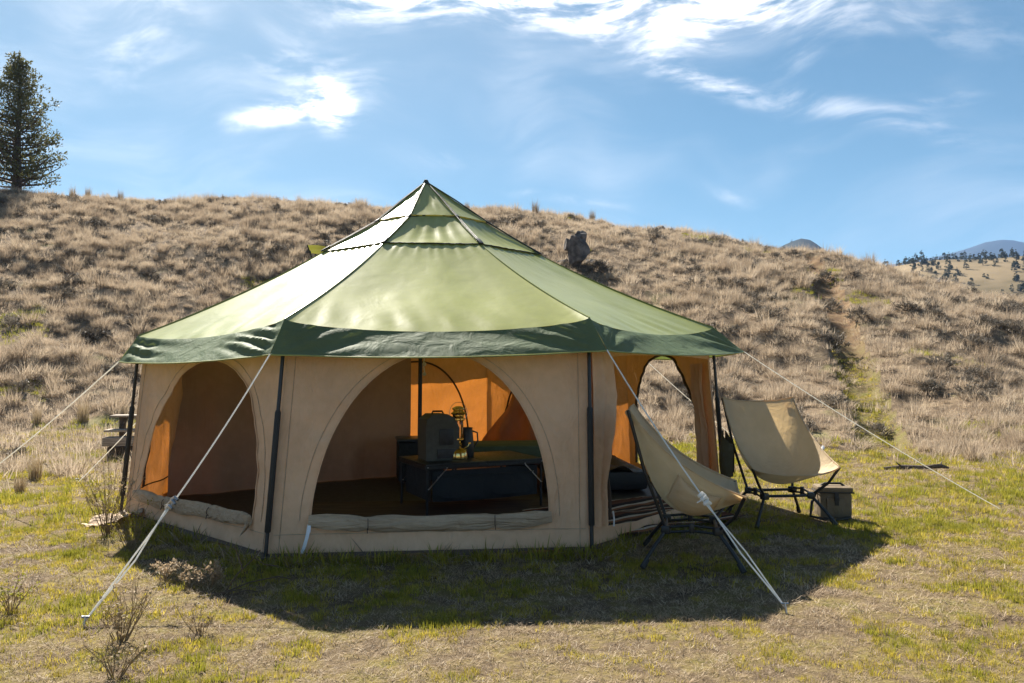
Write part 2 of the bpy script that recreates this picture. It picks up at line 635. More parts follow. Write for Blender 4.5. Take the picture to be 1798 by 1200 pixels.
def on_ground(px, py, far=70.0):
    """where the line of sight through a photo point meets the terrain"""
    r = ray(px, py)
    ts = np.linspace(1.5, far, 3000)
    P = r[None] * ts[:, None]
    z = HC + P[:, 2]
    h = terrain(P[:, 0], P[:, 1])
    k = np.nonzero(z < h)[0]
    if len(k) == 0:
        k = [int(np.argmin((z - h)[50:])) + 50]
    i = k[0]
    return float(P[i, 0]), float(P[i, 1]), float(h[i])


PATH_XY = [on_ground(*p)[:2] for p in PATH_PX]


def build_terrain():
    az = np.concatenate([np.arange(-180, -46, 6.0), np.arange(-46, 46.01, .3), np.arange(52, 180, 6.0)])
    ds = np.concatenate([[0.0], np.geomspace(.5, 12, 70), np.arange(12.2, 46, .2), np.geomspace(47, 130, 24)])
    A, D = np.meshgrid(np.radians(az), ds)
    X, Y = D * np.sin(A), D * np.cos(A)
    Z = terrain(X, Y)
    na, nd = len(az), len(ds)
    V = np.stack([X, Y, Z], -1).reshape(-1, 3)
    cx = (X[:-1] + X[1:]) / 2; cy = (Y[:-1] + Y[1:]) / 2
    pw = path_w(cx, cy)
    groups = {'meadow': [], 'hillside': [], 'footpath': []}
    for j in range(nd - 1):
        for i in range(na):
            i2 = (i + 1) % na
            f = (j * na + i, j * na + i2, (j + 1) * na + i2, (j + 1) * na + i)
            a = az[i]
            db = np.interp(np.clip(a, -60, 60), [-60, -33, -8, 15, 33, 60], [17, 16.5, 15, 13.3, 12.6, 14])
            if pw[j, i] > .3:
                groups['footpath'].append(f)
            elif ds[j] > db and abs(a) < 110:
                groups['hillside'].append(f)
            else:
                groups['meadow'].append(f)
    labels = {'meadow': 'flat meadow of short yellow green grass around the tent', 'hillside': 'hillside of dry tan bunchgrass rising behind the tent',
              'footpath': 'narrow worn footpath climbing the dry hillside'}
    mats = {'meadow': 'meadow', 'hillside': 'hill', 'footpath': 'path'}
    for n, fs in groups.items():
        fs = np.array(fs)
        used, inv = np.unique(fs, return_inverse=True)
        me = bpy.data.meshes.new(n)
        me.from_pydata(V[used].tolist(), [], inv.reshape(fs.shape).tolist())
        me.materials.append(M[mats[n]])
        me.polygons.foreach_set('use_smooth', [True] * len(me.polygons))
        o = link(bpy.data.objects.new(n, me))
        tag(o, labels[n], n, kind='structure')


build_terrain()


def polar_sheet(name, mat, az, ds, zfun, label):
    A, D = np.meshgrid(np.radians(az), np.array(ds))
    Z = zfun(np.degrees(A), D, D * np.sin(A), D * np.cos(A))
    V = np.stack([D * np.sin(A), D * np.cos(A), Z], -1).reshape(-1, 3)
    na = len(az)
    fs = [(j * na + i, j * na + i + 1, (j + 1) * na + i + 1, (j + 1) * na + i) for j in range(len(ds) - 1) for i in range(na - 1)]
    me = bpy.data.meshes.new(name)
    me.from_pydata(V.tolist(), [], fs)
    me.materials.append(mat)
    me.polygons.foreach_set('use_smooth', [True] * len(me.polygons))
    o = link(bpy.data.objects.new(name, me))
    return tag(o, label, name.replace('_', ' '), kind='structure')


polar_sheet('valley_floor', M['far'], np.linspace(-180, 180, 73), [115, 200, 400, 800, 1600, 3200, 6400],
            lambda a, d, x, y: -7 - (d - 115) * .002 + (fbm(x * .01, y * .01, 3) - .5) * 4, 'open grassland of the valley beyond the hill')


def skyline(ps, ys, dist):
    def f(a):
        return HC + dist * np.cos(np.radians(a)) * (644 - np.interp(a, [azpx(p) for p in ps], ys)) / 1400.0
    return f


FARTOP = skyline([1300, 1450, 1560, 1620, 1700, 1798, 2000, 2400, 3000], [500, 490, 474, 460, 457, 454, 458, 450, 470], 320)


def far_hill_z(a, d, x, y):
    top = FARTOP(a)
    t = np.clip((d - 130) / 190, 0, 1)
    g = 3 * t ** 2 - 2 * t ** 3
    g = np.where(d > 320, 1 - ((d - 320) / 200) ** 2, g)
    return -9 + (top + 9) * g + (fbm(x * .03, y * .03, 21) - .5) * 5 * t


def far_hill_pt(x, y):
    return float(far_hill_z(np.array(math.degrees(math.atan2(x, y))), np.array(math.hypot(x, y)), np.array(x), np.array(y)))


polar_sheet('far_hill', M['far'], np.linspace(8, 56, 97), np.linspace(125, 500, 60), far_hill_z, 'distant tan hill dotted with dark junipers')
KN = skyline([1300, 1370, 1390, 1410, 1425, 1445, 1520, 1560], [486, 446, 436, 431, 434, 446, 486, 496], 900)
polar_sheet('distant_knoll', M['mountain'], np.linspace(15, 26, 60), np.linspace(600, 1300, 30),
            lambda a, d, x, y: np.maximum(-14, -14 + (KN(a) + 14 + (fbm(x * .05, y * .05, 4) - .5) * 5) * (1 - ((d - 900) / 420) ** 2)),
            'small dark wooded hilltop peeping over the ridge')
MT = skyline([1400, 1540, 1600, 1650, 1700, 1735, 1760, 1785, 1820, 1880, 2000, 2200, 2600], [500, 478, 466, 457, 445, 433, 429, 430, 436, 452, 446, 455, 480], 2600)
polar_sheet('mountain', M['mountain'], np.linspace(17, 52, 120), np.linspace(1700, 3500, 40),
            lambda a, d, x, y: np.maximum(-20, -20 + (MT(a) + 20 + (fbm(x * .008, y * .008, 4) - .5) * 14) * (1 - ((d - 2600) / 1000) ** 2)),
            'blue forested mountain on the horizon')

# ------------------------------------------------------------------ haze
hz = MB()
hz.box((0, 1500, 190), (7000, 7000, 460))
hm, ht, ho = material('haze_air')
pv = ht.new('ShaderNodeVolumePrincipled')
pv.inputs['Color'].default_value = (.32, .54, 1.0, 1)
pv.inputs['Density'].default_value = 0.00021
ht.l.new(pv.outputs[0], ho.inputs['Volume'])
haze = hz.build('haze', hm, smooth=False)
tag(haze, 'thin blue air that fades the far mountain', 'haze', kind='stuff')


# ------------------------------------------------------------------ grass and plants
def blades_mesh(name, mat, n, h, spread, lean, width, seed, seg=3, base_r=.05, curl=.5, hvar=.4, up=1.0, flat=0.0):
    """a tuft: n tapered, bending blades growing from a small base"""
    g = np.random.default_rng(seed)
    vs, fs, hue = [], [], []
    for i in range(n):
        a = g.uniform(0, 2 * math.pi)
        rb = base_r * math.sqrt(g.uniform())
        bx, by = rb * math.cos(a), rb * math.sin(a)
        a2 = a + g.normal(0, .7)
        L = h * (1 - hvar * g.uniform()) if g.uniform() > .1 else h * g.uniform(.9, 1.25)
        ln = lean * (g.uniform() ** .8) * (.4 + .6 * rb / max(base_r, 1e-6)) + spread * g.uniform(-.3, .3)
        ln = abs(ln)
        w = width * g.uniform(.6, 1.3)
        tx, ty = -math.sin(a2), math.cos(a2)
        tw = g.uniform(-.8, .8)
        wx, wy = tx * math.cos(tw) + math.cos(a2) * math.sin(tw), ty * math.cos(tw) + math.sin(a2) * math.sin(tw)
        hv = g.uniform()
        p = np.array([bx, by, -0.02 * h])
        b0 = len(vs)
        ang = ln * .35 + flat
        for s in range(seg + 1):
            t = s / seg
            ww = w * (1 - t ** 1.6) * .5
            if s == seg:
                vs.append(tuple(p))
                hue.append(hv)
            else:
                vs.append((p[0] - wx * ww, p[1] - wy * ww, p[2]))
                vs.append((p[0] + wx * ww, p[1] + wy * ww, p[2]))
                hue += [hv, hv]
            st = L / seg
            an = min(ang + (ln * curl + ln * .65) * (t + .5 / seg), 2.2)
            p = p + np.array([math.cos(a2) * math.sin(an), math.sin(a2) * math.sin(an), math.cos(an)]) * st
        for s in range(seg - 1):
            fs.append((b0 + 2 * s, b0 + 2 * s + 1, b0 + 2 * s + 3, b0 + 2 * s + 2))
        fs.append((b0 + 2 * seg - 2, b0 + 2 * seg - 1, b0 + 2 * seg))
    me = bpy.data.meshes.new(name)
    me.from_pydata(vs, [], fs)
    at = me.attributes.new('hue', 'FLOAT', 'POINT')
    at.data.foreach_set('value', np.array(hue, np.float32))
    me.materials.append(mat)
    me.update()
    return me


def brush_mesh(name, mat, n, h, w, seed, twig=.006):
    """a rounded woody brush: forking twigs with short leaf slivers"""
    g = np.random.default_rng(seed)
    vs, fs, hue = [], [], []

    def sliver(p, d, L, wd, hv):
        s = np.cross(d, g.normal(size=3)); s /= np.linalg.norm(s) + 1e-9
        b = len(vs)
        vs.extend([tuple(p - s * wd / 2), tuple(p + s * wd / 2), tuple(p + d * L * .6 + s * wd * .35), tuple(p + d * L), ])
        hue.extend([hv] * 4)
        fs.append((b, b + 1, b + 2, b + 3))

    for i in range(n):
        a = g.uniform(0, 2 * math.pi)
        el = math.acos(g.uniform(.1, 1.0))
        d = np.array([math.cos(a) * math.sin(el) * w / h, math.sin(a) * math.sin(el) * w / h, math.cos(el)])
        L = h * g.uniform(.65, 1.05)
        hv = g.uniform()
        p0 = np.array([0, 0, 0.0])
        pm = d * L * .55 + g.normal(0, .04 * h, 3)
        dn = pm / (np.linalg.norm(pm) + 1e-9)
        sliver(p0, dn, np.linalg.norm(pm) * 1.05, twig, hv * .4)
        for k in range(5):
            d2 = dn + g.normal(0, .45, 3); d2[2] = abs(d2[2]) * .8 + .15
            d2 /= np.linalg.norm(d2)
            st = pm * g.uniform(.7, 1.05)
            sliver(st, d2, L * g.uniform(.25, .5), twig * 1.4, hv)
            for q in range(3):
                d3 = d2 + g.normal(0, .6, 3); d3 /= np.linalg.norm(d3)
                sliver(st + d2 * L * g.uniform(.1, .35), d3, L * g.uniform(.08, .16), twig * 2.2, g.uniform())
    me = bpy.data.meshes.new(name)
    me.from_pydata(vs, [], fs)
    at = me.attributes.new('hue', 'FLOAT', 'POINT')
    at.data.foreach_set('value', np.array(hue, np.float32))
    me.materials.append(mat)
    me.update()
    return me


def scatter(name, pts, rots, scales, idx, protos, label, cat):
    """one stuff object: points carrying instances of the proto meshes"""
    me = bpy.data.meshes.new(name)
    me.from_pydata(np.asarray(pts).tolist(), [], [])
    n = len(pts)
    a = me.attributes.new('rot', 'FLOAT_VECTOR', 'POINT'); a.data.foreach_set('vector', np.asarray(rots, np.float32).ravel())
    a = me.attributes.new('scl', 'FLOAT_VECTOR', 'POINT'); a.data.foreach_set('vector', np.asarray(scales, np.float32).ravel())
    a = me.attributes.new('idx', 'INT', 'POINT'); a.data.foreach_set('value', np.asarray(idx, np.int32))
    o = link(bpy.data.objects.new(name, me))
    tag(o, label, cat, kind='stuff')
    ng = bpy.data.node_groups.new(name + '_nodes', 'GeometryNodeTree')
    ng.interface.new_socket('Geometry', in_out='INPUT', socket_type='NodeSocketGeometry')
    ng.interface.new_socket('Geometry', in_out='OUTPUT', socket_type='NodeSocketGeometry')
    N, L = ng.nodes, ng.links
    gi, go = N.new('NodeGroupInput'), N.new('NodeGroupOutput')
    g2i = N.new('GeometryNodeGeometryToInstance')
    for me_p in reversed(protos):
        po = bpy.data.objects.new(me_p.name, me_p)
        oi = N.new('GeometryNodeObjectInfo')
        oi.inputs['Object'].default_value = po
        L.new(oi.outputs['Geometry'], g2i.inputs[0])
    iop = N.new('GeometryNodeInstanceOnPoints')
    L.new(gi.outputs[0], iop.inputs['Points'])
    L.new(g2i.outputs[0], iop.inputs['Instance'])
    iop.inputs['Pick Instance'].default_value = True

    def attr(nm, typ):
        nd = N.new('GeometryNodeInputNamedAttribute')
        nd.data_type = typ
        nd.inputs['Name'].default_value = nm
        return nd.outputs['Attribute']
    L.new(attr('idx', 'INT'), iop.inputs['Instance Index'])
    L.new(attr('scl', 'FLOAT_VECTOR'), iop.inputs['Scale'])
    e2r = N.new('FunctionNodeEulerToRotation')
    L.new(attr('rot', 'FLOAT_VECTOR'), e2r.inputs[0])
    L.new(e2r.outputs[0], iop.inputs['Rotation'])
    L.new(iop.outputs[0], go.inputs[0])
    md = o.modifiers.new('scatter', 'NODES')
    md.node_group = ng
    return o


def wedge_points(density, d0, d1, half=40.0):
    """random points in the fan of ground the place shows, with density per square metre"""
    area = .5 * math.radians(2 * half) * (d1 * d1 - d0 * d0)
    n = int(area * density)
    d = np.sqrt(RNG.uniform(d0 * d0, d1 * d1, n))
    a = np.radians(RNG.uniform(-half, half, n))
    return d * np.sin(a), d * np.cos(a)


# tent footprint (anticlockwise seen from above, from the near left corner)
B = [(-1.509, 4.965), (.497, 5.16), (1.765, 6.73), (1.30, 8.78), (-.31, 9.98), (-2.06, 9.72), (-3.22, 8.28), (-3.10, 6.42)]
BX = np.array(B)


def in_tent(x, y, grow=0.0):
    c = BX.mean(0)
    ins = np.ones(np.shape(x), bool)
    for k in range(8):
        p = c + (BX[k] - c) * (1 + grow / 2.4); q = c + (BX[(k + 1) % 8] - c) * (1 + grow / 2.4)
        ins &= ((q[0] - p[0]) * (y - p[1]) - (q[1] - p[1]) * (x - p[0])) > 0
    return ins


def dbase(x, y):
    a = np.degrees(np.arctan2(x, y))
    return np.interp(np.clip(a, -60, 60), [-60, -33, -8, 15, 33, 60], [17, 16.5, 15, 13.3, 12.6, 14])


def build_meadow_grass():
    protos = []
    for s in range(3):
        protos.append(blades_mesh('green_tuft', M['green'], 22, .055, .5, .9, .0048, 100 + s, 2, .045))
    for s in range(3):
        protos.append(blades_mesh('yellow_tuft', M['yellow'], 20, .048, .6, 1.1, .0046, 200 + s, 2, .05))
    for s in range(3):
        protos.append(blades_mesh('straw_tuft', M['straw'], 16, .075, .8, 1.5, .0042, 300 + s, 2, .06, flat=.7))
    P, S, I = [], [], []
    for (dens, d0, d1, sc) in ((1150, 1.9, 4.2, .66), (700, 4.2, 7, .85), (230, 7, 11, 1.25), (110, 11, 20, 1.7)):
        x, y = wedge_points(dens, d0, d1)
        z = terrain(x, y)
        patch = fbm(x * 1.5 + 3, y * 1.5, 41, 3)
        fine = fbm(x * 5.5, y * 5.5, 51, 3)
        left = np.clip((-x - 1.2) / 3, 0, 1) * .07
        far = np.clip((np.hypot(x, y) - 5.5) / 4, 0, 1) * .05
        azd = np.degrees(np.arctan2(x, y))
        dry = np.clip((-azd - 20) / 4, 0, 1) * np.clip((np.hypot(x, y) - 8.6) / 1.2, 0, 1)
        gsc = (patch - .5) * .65 + (fine - .5) * .9 + left + far - .22 * dry - .13 * np.clip((2.9 - np.hypot(x + .2, y - 5.6)) / .8, 0, 1) + RNG.normal(0, .12, len(x))
        db = dbase(x, y)
        d = np.hypot(x, y)
        keep = ~in_tent(x, y, .02) & ((d < db + .6) | ((path_w(x, y) > .3) & (d < 20)))
        keep &= RNG.uniform(size=len(x)) < np.where(fine < .38, .65, 1.0)
        k = np.where(gsc > .14, 0, np.where(gsc > -.045, 1, 2))
        idx = k * 3 + RNG.integers(0, 3, len(x))
        h = np.where(k == 0, .62 + 1.1 * np.clip(gsc - .12, 0, .35), .75)
        s = sc * h * RNG.uniform(.6, 1.35, len(x))
        P.append(np.stack([x, y, z], -1)[keep]); S.append(s[keep]); I.append(idx[keep])
    for k in (7, 0, 1, 6):                                  # longer tufts that crowd the tent hem
        m = 240
        u = RNG.uniform(0, 1, m) ** 1.0
        b0, b1 = BX[k], BX[(k + 1) % 8]
        nn = np.array([b1[1] - b0[1], -(b1[0] - b0[0])]); nn /= np.linalg.norm(nn)
        q = b0 + (b1 - b0) * u[:, None] + nn * RNG.uniform(.03, .16, m)[:, None]
        P.append(np.stack([q[:, 0], q[:, 1], terrain(q[:, 0], q[:, 1])], -1))
        S.append(RNG.uniform(.8, 2.6, m) * RNG.uniform(.5, 1, m))
        I.append(RNG.choice([0, 1, 3, 4, 5, 6, 7, 8, 7, 8], m))
    P, S, I = np.concatenate(P), np.concatenate(S), np.concatenate(I)
    n = len(P)
    rot = np.stack([RNG.normal(0, .12, n), RNG.normal(0, .12, n), RNG.uniform(0, 6.28, n)], -1)
    scl = np.stack([S, S, S * RNG.uniform(.8, 1.2, n)], -1)
    scatter('meadow_grass', P, rot, scl, I, protos, 'short green and straw coloured meadow grass around the tent', 'grass')


build_meadow_grass()

TUS = [blades_mesh('bunchgrass', M['tussock'], (210, 190, 230, 150, 240)[s], (.36, .46, .40, .56, .33)[s], .7, (1.3, 1.05, 1.2, .9, 1.45)[s], .0085, 400 + s, 3, (.16, .14, .18, .12, .2)[s], .5, .55) for s in range(5)]
SAGE = [brush_mesh('brush', M['sage'], 34, .42, .42, 500 + s, .010) for s in range(2)]


def build_hill_plants():
    x, y = wedge_points(14.5, 10, 47, 42)
    d = np.hypot(x, y)
    db = dbase(x, y)
    cover = fbm(x * .5, y * .5, 71, 3)
    a = np.degrees(np.arctan2(x, y))
    bare = (a < -30.3) & (d > 17) & (d < 27) & (fbm(x * .4, y * .4, 77, 2) > .45)     # greener open ground at the foot of the slope
    p = np.clip(.50 + (cover - .5) * 2.8, .20, 1)
    p = np.where(bare, .15, p) * np.clip((d - db + .3) / 1.5, .06 * np.clip((-a - 20) / 4, 0, 1) * np.clip((d - 10) / 2, 0, 1), 1)
    keep = (RNG.uniform(size=len(x)) < p) & (path_w(x, y) < .4)
    x, y = x[keep], y[keep]
    d = np.hypot(x, y)
    z = terrain(x, y)
    n = len(x)
    idx = RNG.integers(0, 5, n)
    sg = (fbm(x * .8, y * .8, 81, 2) > .55) & (RNG.uniform(size=n) < .5)
    idx = np.where(sg, 5 + RNG.integers(0, 2, n), idx)
    s = (.36 + .85 * RNG.uniform(size=n) ** 1.7) * np.where(sg, .9, 1.0) * np.where(d < 17, .85, 1.0)
    rot = np.stack([RNG.normal(0, .1, n), RNG.normal(0, .1, n) + .06, RNG.uniform(0, 6.28, n)], -1)
    scl = np.stack([s * RNG.uniform(.9, 1.25, n), s * RNG.uniform(.9, 1.25, n), s * RNG.uniform(.75, 1.1, n)], -1)
    P = np.stack([x, y, z - .02], -1)
    # the largest in view stand as single plants, the rest is cover
    seen = (np.abs(np.degrees(np.arctan2(x, y))) < 33.5) & (s > .5) & ~((x > -3.6) & (x < 1.4) & (d < 24))
    order = np.argsort(np.where(seen, d / s, 1e9))[:270]
    pick = np.zeros(n, bool)
    pick[order] = True
    for i in order:
        brush = idx[i] >= 5
        side = 'beyond the left end of the tent' if x[i] < -3 else ('between tent and footpath' if x[i] / d[i] < math.sin(math.atan2(PATH_XY[-2][0], PATH_XY[-2][1])) else 'beyond the footpath')
        me = SAGE[idx[i] - 5] if brush else TUS[idx[i]]
        o = bpy.data.objects.new('brush' if brush else 'bunchgrass', me)
        o.location = P[i]; o.rotation_euler = rot[i]; o.scale = scl[i]
        link(o)
        if brush:
            tag(o, 'low grey brown brush on the slope ' + side, 'shrub', 'grey brush on the slope ' + side)
        else:
            tag(o, 'dry tan bunchgrass tussock low on the slope ' + side, 'grass tussock', 'bunchgrass tussocks on the slope ' + side)
    r = ~pick
    scatter('hillside_grass', P[r], rot[r], scl[r], idx[r], TUS + SAGE, 'dense dry bunchgrass and brush covering the hillside', 'hillside grass')
    # thin dry grass between the tussocks
    protos = [blades_mesh('dry_tuft', M['tussock'], 26, .17, .8, 1.2, .008, 600 + s, 2, .10) for s in range(3)]
    protos += [blades_mesh('green_hill_tuft', M['green'], 26, .11, .8, 1.0, .008, 610 + s, 2, .10) for s in range(2)]
    x, y = wedge_points(26, 8.5, 44, 40)
    d = np.hypot(x, y); db = dbase(x, y)
    a = np.degrees(np.arctan2(x, y))
    keep = (RNG.uniform(size=len(x)) < np.maximum(np.clip((d - db + 1.5) / 2.5, 0, 1), .8 * np.clip((-a - 20) / 4, 0, 1) * np.clip((d - 8.8) / 2, 0, 1))) & (RNG.uniform(size=len(x)) > path_w(x, y) * .9)
    x, y, a, d = x[keep], y[keep], a[keep], d[keep]
    n = len(x)
    g = fbm(x * .4, y * .4, 77, 2) + np.where((a < -30.3) & (d > 17) & (d < 27), .22, 0)
    idx = np.where(g > .76, 3 + RNG.integers(0, 2, n), RNG.integers(0, 3, n))
    s = RNG.uniform(.7, 1.5, n)
    scatter('hillside_undergrowth', np.stack([x, y, terrain(x, y) - .01], -1), np.stack([RNG.normal(0, .15, n), RNG.normal(0, .15, n), RNG.uniform(0, 6.28, n)], -1),
            np.stack([s, s, s * RNG.uniform(.6, 1.1, n)], -1), idx, protos, 'thin dry grass between the hillside tussocks', 'undergrowth')


build_hill_plants()


def plant(name, me, px, py, s, label, cat, sz=None, rz=0.0, sink=.02):
    x, y, z = on_ground(px, py)
    o = link(bpy.data.objects.new(name, me))
    o.location = (x, y, z - sink)
    o.scale = (s, s, sz or s)
    o.rotation_euler = (0, 0, rz)
    return tag(o, label, cat)


UPR = blades_mesh('upright_bunchgrass', M['weed'], 190, .8, .2, .35, .010, 700, 3, .14, .3, .45)
plant('bunchgrass', UPR, 146, 742, .62, 'tall upright brown bunchgrass at the foot of the slope left of tent', 'grass tussock')
plant('bunchgrass', UPR, 62, 842, .42, 'small brown tussock in green grass near the left edge', 'grass tussock', rz=1)
plant('bunchgrass', UPR, 35, 866, .30, 'lowest small dark tussock on the grass at the left edge', 'grass tussock', rz=2)
plant('bunchgrass', UPR, 65, 745, .45, 'wispy brown bunchgrass left of the tall upright tussock', 'grass tussock', rz=3)
for px_, py_, s_, lb_ in ((127, 342, .8, 'upright brown tussock on the skyline nearest the juniper'), (155, 344, .8, 'second upright brown tussock on the skyline right of the juniper'),
                          (212, 350, .9, 'rounded tussock on the skyline above the left slope'), (940, 378, 1.0, 'large dark tussock on the skyline right of the tent peak'),
                          (1040, 384, .9, 'thin upright tussock on the skyline above the rock outcrop'), (820, 368, .7, 'grey tussock on the skyline just right of the tent peak')):
    plant('bunchgrass', UPR, px_, py_, s_, lb_, 'grass tussock', rz=px_)


for px_, py_, s_, lb_ in ((1052, 476, 1.25, 'grey brush at the right foot of the rock outcrop'), (990, 470, .8, 'grey brush at the left foot of the rock outcrop'),
                          (1466, 610, 1.2, 'dark brush on the left bank of the footpath, lowest of the three'), (1458, 545, 1.2, 'dark brush on the left bank of the footpath, middle of the three'),
                          (1447, 495, 1.3, 'dark brush on the left bank of the footpath, highest of the three'), (1508, 560, 1.1, 'dark brush on the right edge of the footpath'),
                          (1545, 765, .8, 'dark brush where the footpath meets the meadow')):
    plant('brush', SAGE[0], px_, py_, s_, lb_, 'shrub', rz=px_)


# ------------------------------------------------------------------ trees and rocks
def leaf_cloud(mat, name, clumps, per, size, seed, el=.55):
    g = np.random.default_rng(seed)
    vs, fs, hue = [], [], []
    for (c, r) in clumps:
        hv0 = g.uniform(0, 1)
        m = max(6, int(per * (r / .5) ** 1.6))
        for i in range(m):
            d = g.normal(size=3); d /= np.linalg.norm(d)
            p = np.array(c) + d * r * np.array([1, 1, el + .25]) * g.uniform(.35, 1.0)
            u = g.normal(size=3) + np.array([0, 0, .6]) + d * .7; u /= np.linalg.norm(u)
            v = np.cross(u, g.normal(size=3)); v /= np.linalg.norm(v) + 1e-9
            L = size * g.uniform(.6, 1.4); W = L * g.uniform(.35, .6)
            b = len(vs)
            vs += [tuple(p - v * W * .3), tuple(p + u * L * .5 - v * W * .5), tuple(p + u * L), tuple(p + u * L * .45 + v * W * .5)]
            fs.append((b, b + 1, b + 2, b + 3))
            hue += [min(1, max(0, hv0 * .6 + g.uniform() * .4))] * 4
    me = bpy.data.meshes.new(name)
    me.from_pydata(vs, [], fs)
    at = me.attributes.new('hue', 'FLOAT', 'POINT')
    at.data.foreach_set('value', np.array(hue, np.float32))
    me.materials.append(mat)
    me.update()
    return me


def build_juniper():
    x, y, z = on_ground(28, 338)
    H = 240 / 1400.0 * y * 1.02
    root = empty('juniper_tree', (x, y, z - .1))
    tag(root, 'dark green conical juniper standing on the hilltop', 'tree')
    g = np.random.default_rng(5)
    tr = MB()
    pts = [(0, 0, 0), (.05, 0, H * .12), (.0, .05, H * .35), (.08, 0, H * .65), (.06, 0, H * .97)]
    tr.tube(pts, [.24, .19, .14, .075, .012], 9)
    clumps = []
    for i in range(150):
        t = (i + g.uniform(0, 1)) / 150
        hz_ = H * (.045 + .925 * t)
        prof = np.interp(t, [0, .08, .22, .45, .7, .9, 1], [.85, 1.0, .98, .78, .50, .24, .05]) * H * .31
        a = i * 2.39996 + g.normal(0, .4)
        L = prof * g.uniform(.55, 1.15)
        rise = L * g.uniform(.15, .55)
        p0 = (0.04, 0, hz_)
        p1 = (math.cos(a) * L * .55, math.sin(a) * L * .55, hz_ + rise * .35)
        p2 = (math.cos(a) * L, math.sin(a) * L, hz_ + rise)
        rr = .05 * (1 - t) + .012
        tr.tube([p0, p1, p2], [rr, rr * .7, rr * .3], 5)
        for q in (.45, .7, .9, 1.05):
            if g.uniform() < .13:
                continue
            c = (math.cos(a) * L * q + g.normal(0, .14), math.sin(a) * L * q + g.normal(0, .14), hz_ + rise * q * q + g.normal(0, .10) + .1)
            clumps.append((c, g.uniform(.22, .46) * (1 - .45 * t)))
    for q in range(10):
        clumps.append(((.06 + g.normal(0, .06), g.normal(0, .06), H * (.86 + .014 * q)), .26 - .018 * q))
    tr.build('trunk', M['bark'], root)
    link(bpy.data.objects.new('crown', leaf_cloud(M['juniper'], 'crown', clumps, 66, .13, 3)), root)


build_juniper()


def build_far_trees():
    kinds = []
    for s in range(4):
        g = np.random.default_rng(40 + s)
        H = [5.5, 4.2, 6.5, 3.6][s]
        cl = []
        for i in range(26):
            t = g.uniform() ** 1.2
            r = np.interp(t, [0, .2, .6, 1], [.8, 1, .7, .12]) * H * (.26 if s % 2 == 0 else .36)
            a = g.uniform(0, 6.28)
            cl.append(((math.cos(a) * r * .7, math.sin(a) * r * .7, H * (.12 + .86 * t)), .55 * (1.15 - .6 * t)))
        kinds.append((leaf_cloud(M['fartree'], 'crown', cl, 60, .30, 50 + s), H))
    tk = MB()
    tk.tube([(0, 0, -.3), (0, 0, 3)], [.16, .05], 5)
    tkm = tk.mesh('trunk', M['bark'])
    g = np.random.default_rng(77)
    n = 0
    tries = 0
    while n < 170 and tries < 4000:
        tries += 1
        a = g.uniform(21.5, 35.5)
        d = g.uniform(190, 330)
        x, y = d * math.sin(R(a)), d * math.cos(R(a))
        if fbm(np.array(x * .03), np.array(y * .03), 15, 2) < .40 and d < 300 and g.uniform() < .85:
            continue
        z = far_hill_pt(x, y)
        r = np.array([x, y, z - HC]); dd = np.arange(20, 60, 1.0)
        hid = np.any(terrain(x / d * dd, y / d * dd) > HC + (z + 3 - HC) * dd / d)
        if hid:
            continue
        k = int(g.integers(0, 4))
        o = empty('juniper_tree', (x, y, z - .2), g.uniform(0, 6.28))
        s = g.uniform(.3, .72)
        o.scale = (s, s, s * g.uniform(.85, 1.15))
        link(bpy.data.objects.new('crown', kinds[k][0]), o)
        link(bpy.data.objects.new('trunk', tkm), o)
        tag(o, 'small dark juniper scattered on the distant tan hill', 'tree', 'junipers on the far hill')
        n += 1
    for i, (px_, py_) in enumerate(((1378, 440), (1384, 437), (1392, 433), (1403, 431), (1418, 431), (1430, 436))):
        a = math.atan((px_ - 899) / 1400.0)
        d = 905.0
        o = empty('juniper_tree', (d * math.sin(a), d * math.cos(a), float(KN(np.array(math.degrees(a)))) - 2.5))
        sc_ = 1.3 + .3 * (i % 3)
        o.scale = (sc_, sc_, sc_)
        link(bpy.data.objects.new('crown', kinds[i % 4][0]), o)
        link(bpy.data.objects.new('trunk', tkm), o)
        tag(o, 'tiny dark tree on the wooded hilltop behind the ridge', 'tree', 'trees on the hilltop behind the ridge')


build_far_trees()


def rock_mesh(name, sx, sy, sz, seed, rough=.25, steps=4, blocky=.5):
    g = np.random.default_rng(seed)
    bm = bmesh.new()
    bmesh.ops.create_icosphere(bm, subdivisions=steps, radius=1)
    planes = [(Vector(g.normal(size=3)).normalized(), g.uniform(.42, .78)) for _ in range(20)]
    for v in bm.verts:
        p = v.co.copy()
        for (nrm, dd) in planes:
            e = p.dot(nrm) - dd
            if e > 0:
                p -= nrm * e * .9
        n = float(fbm(p.x * 3 + 9, p.y * 3 + p.z * 2.3, seed, 4)) - .5
        p *= 1 + n * rough
        v.co = Vector((p.x * sx, p.y * sy, p.z * sz))
    me = bpy.data.meshes.new(name)
    bm.to_mesh(me)
    bm.free()
    me.materials.append(M['rock'])
    return me


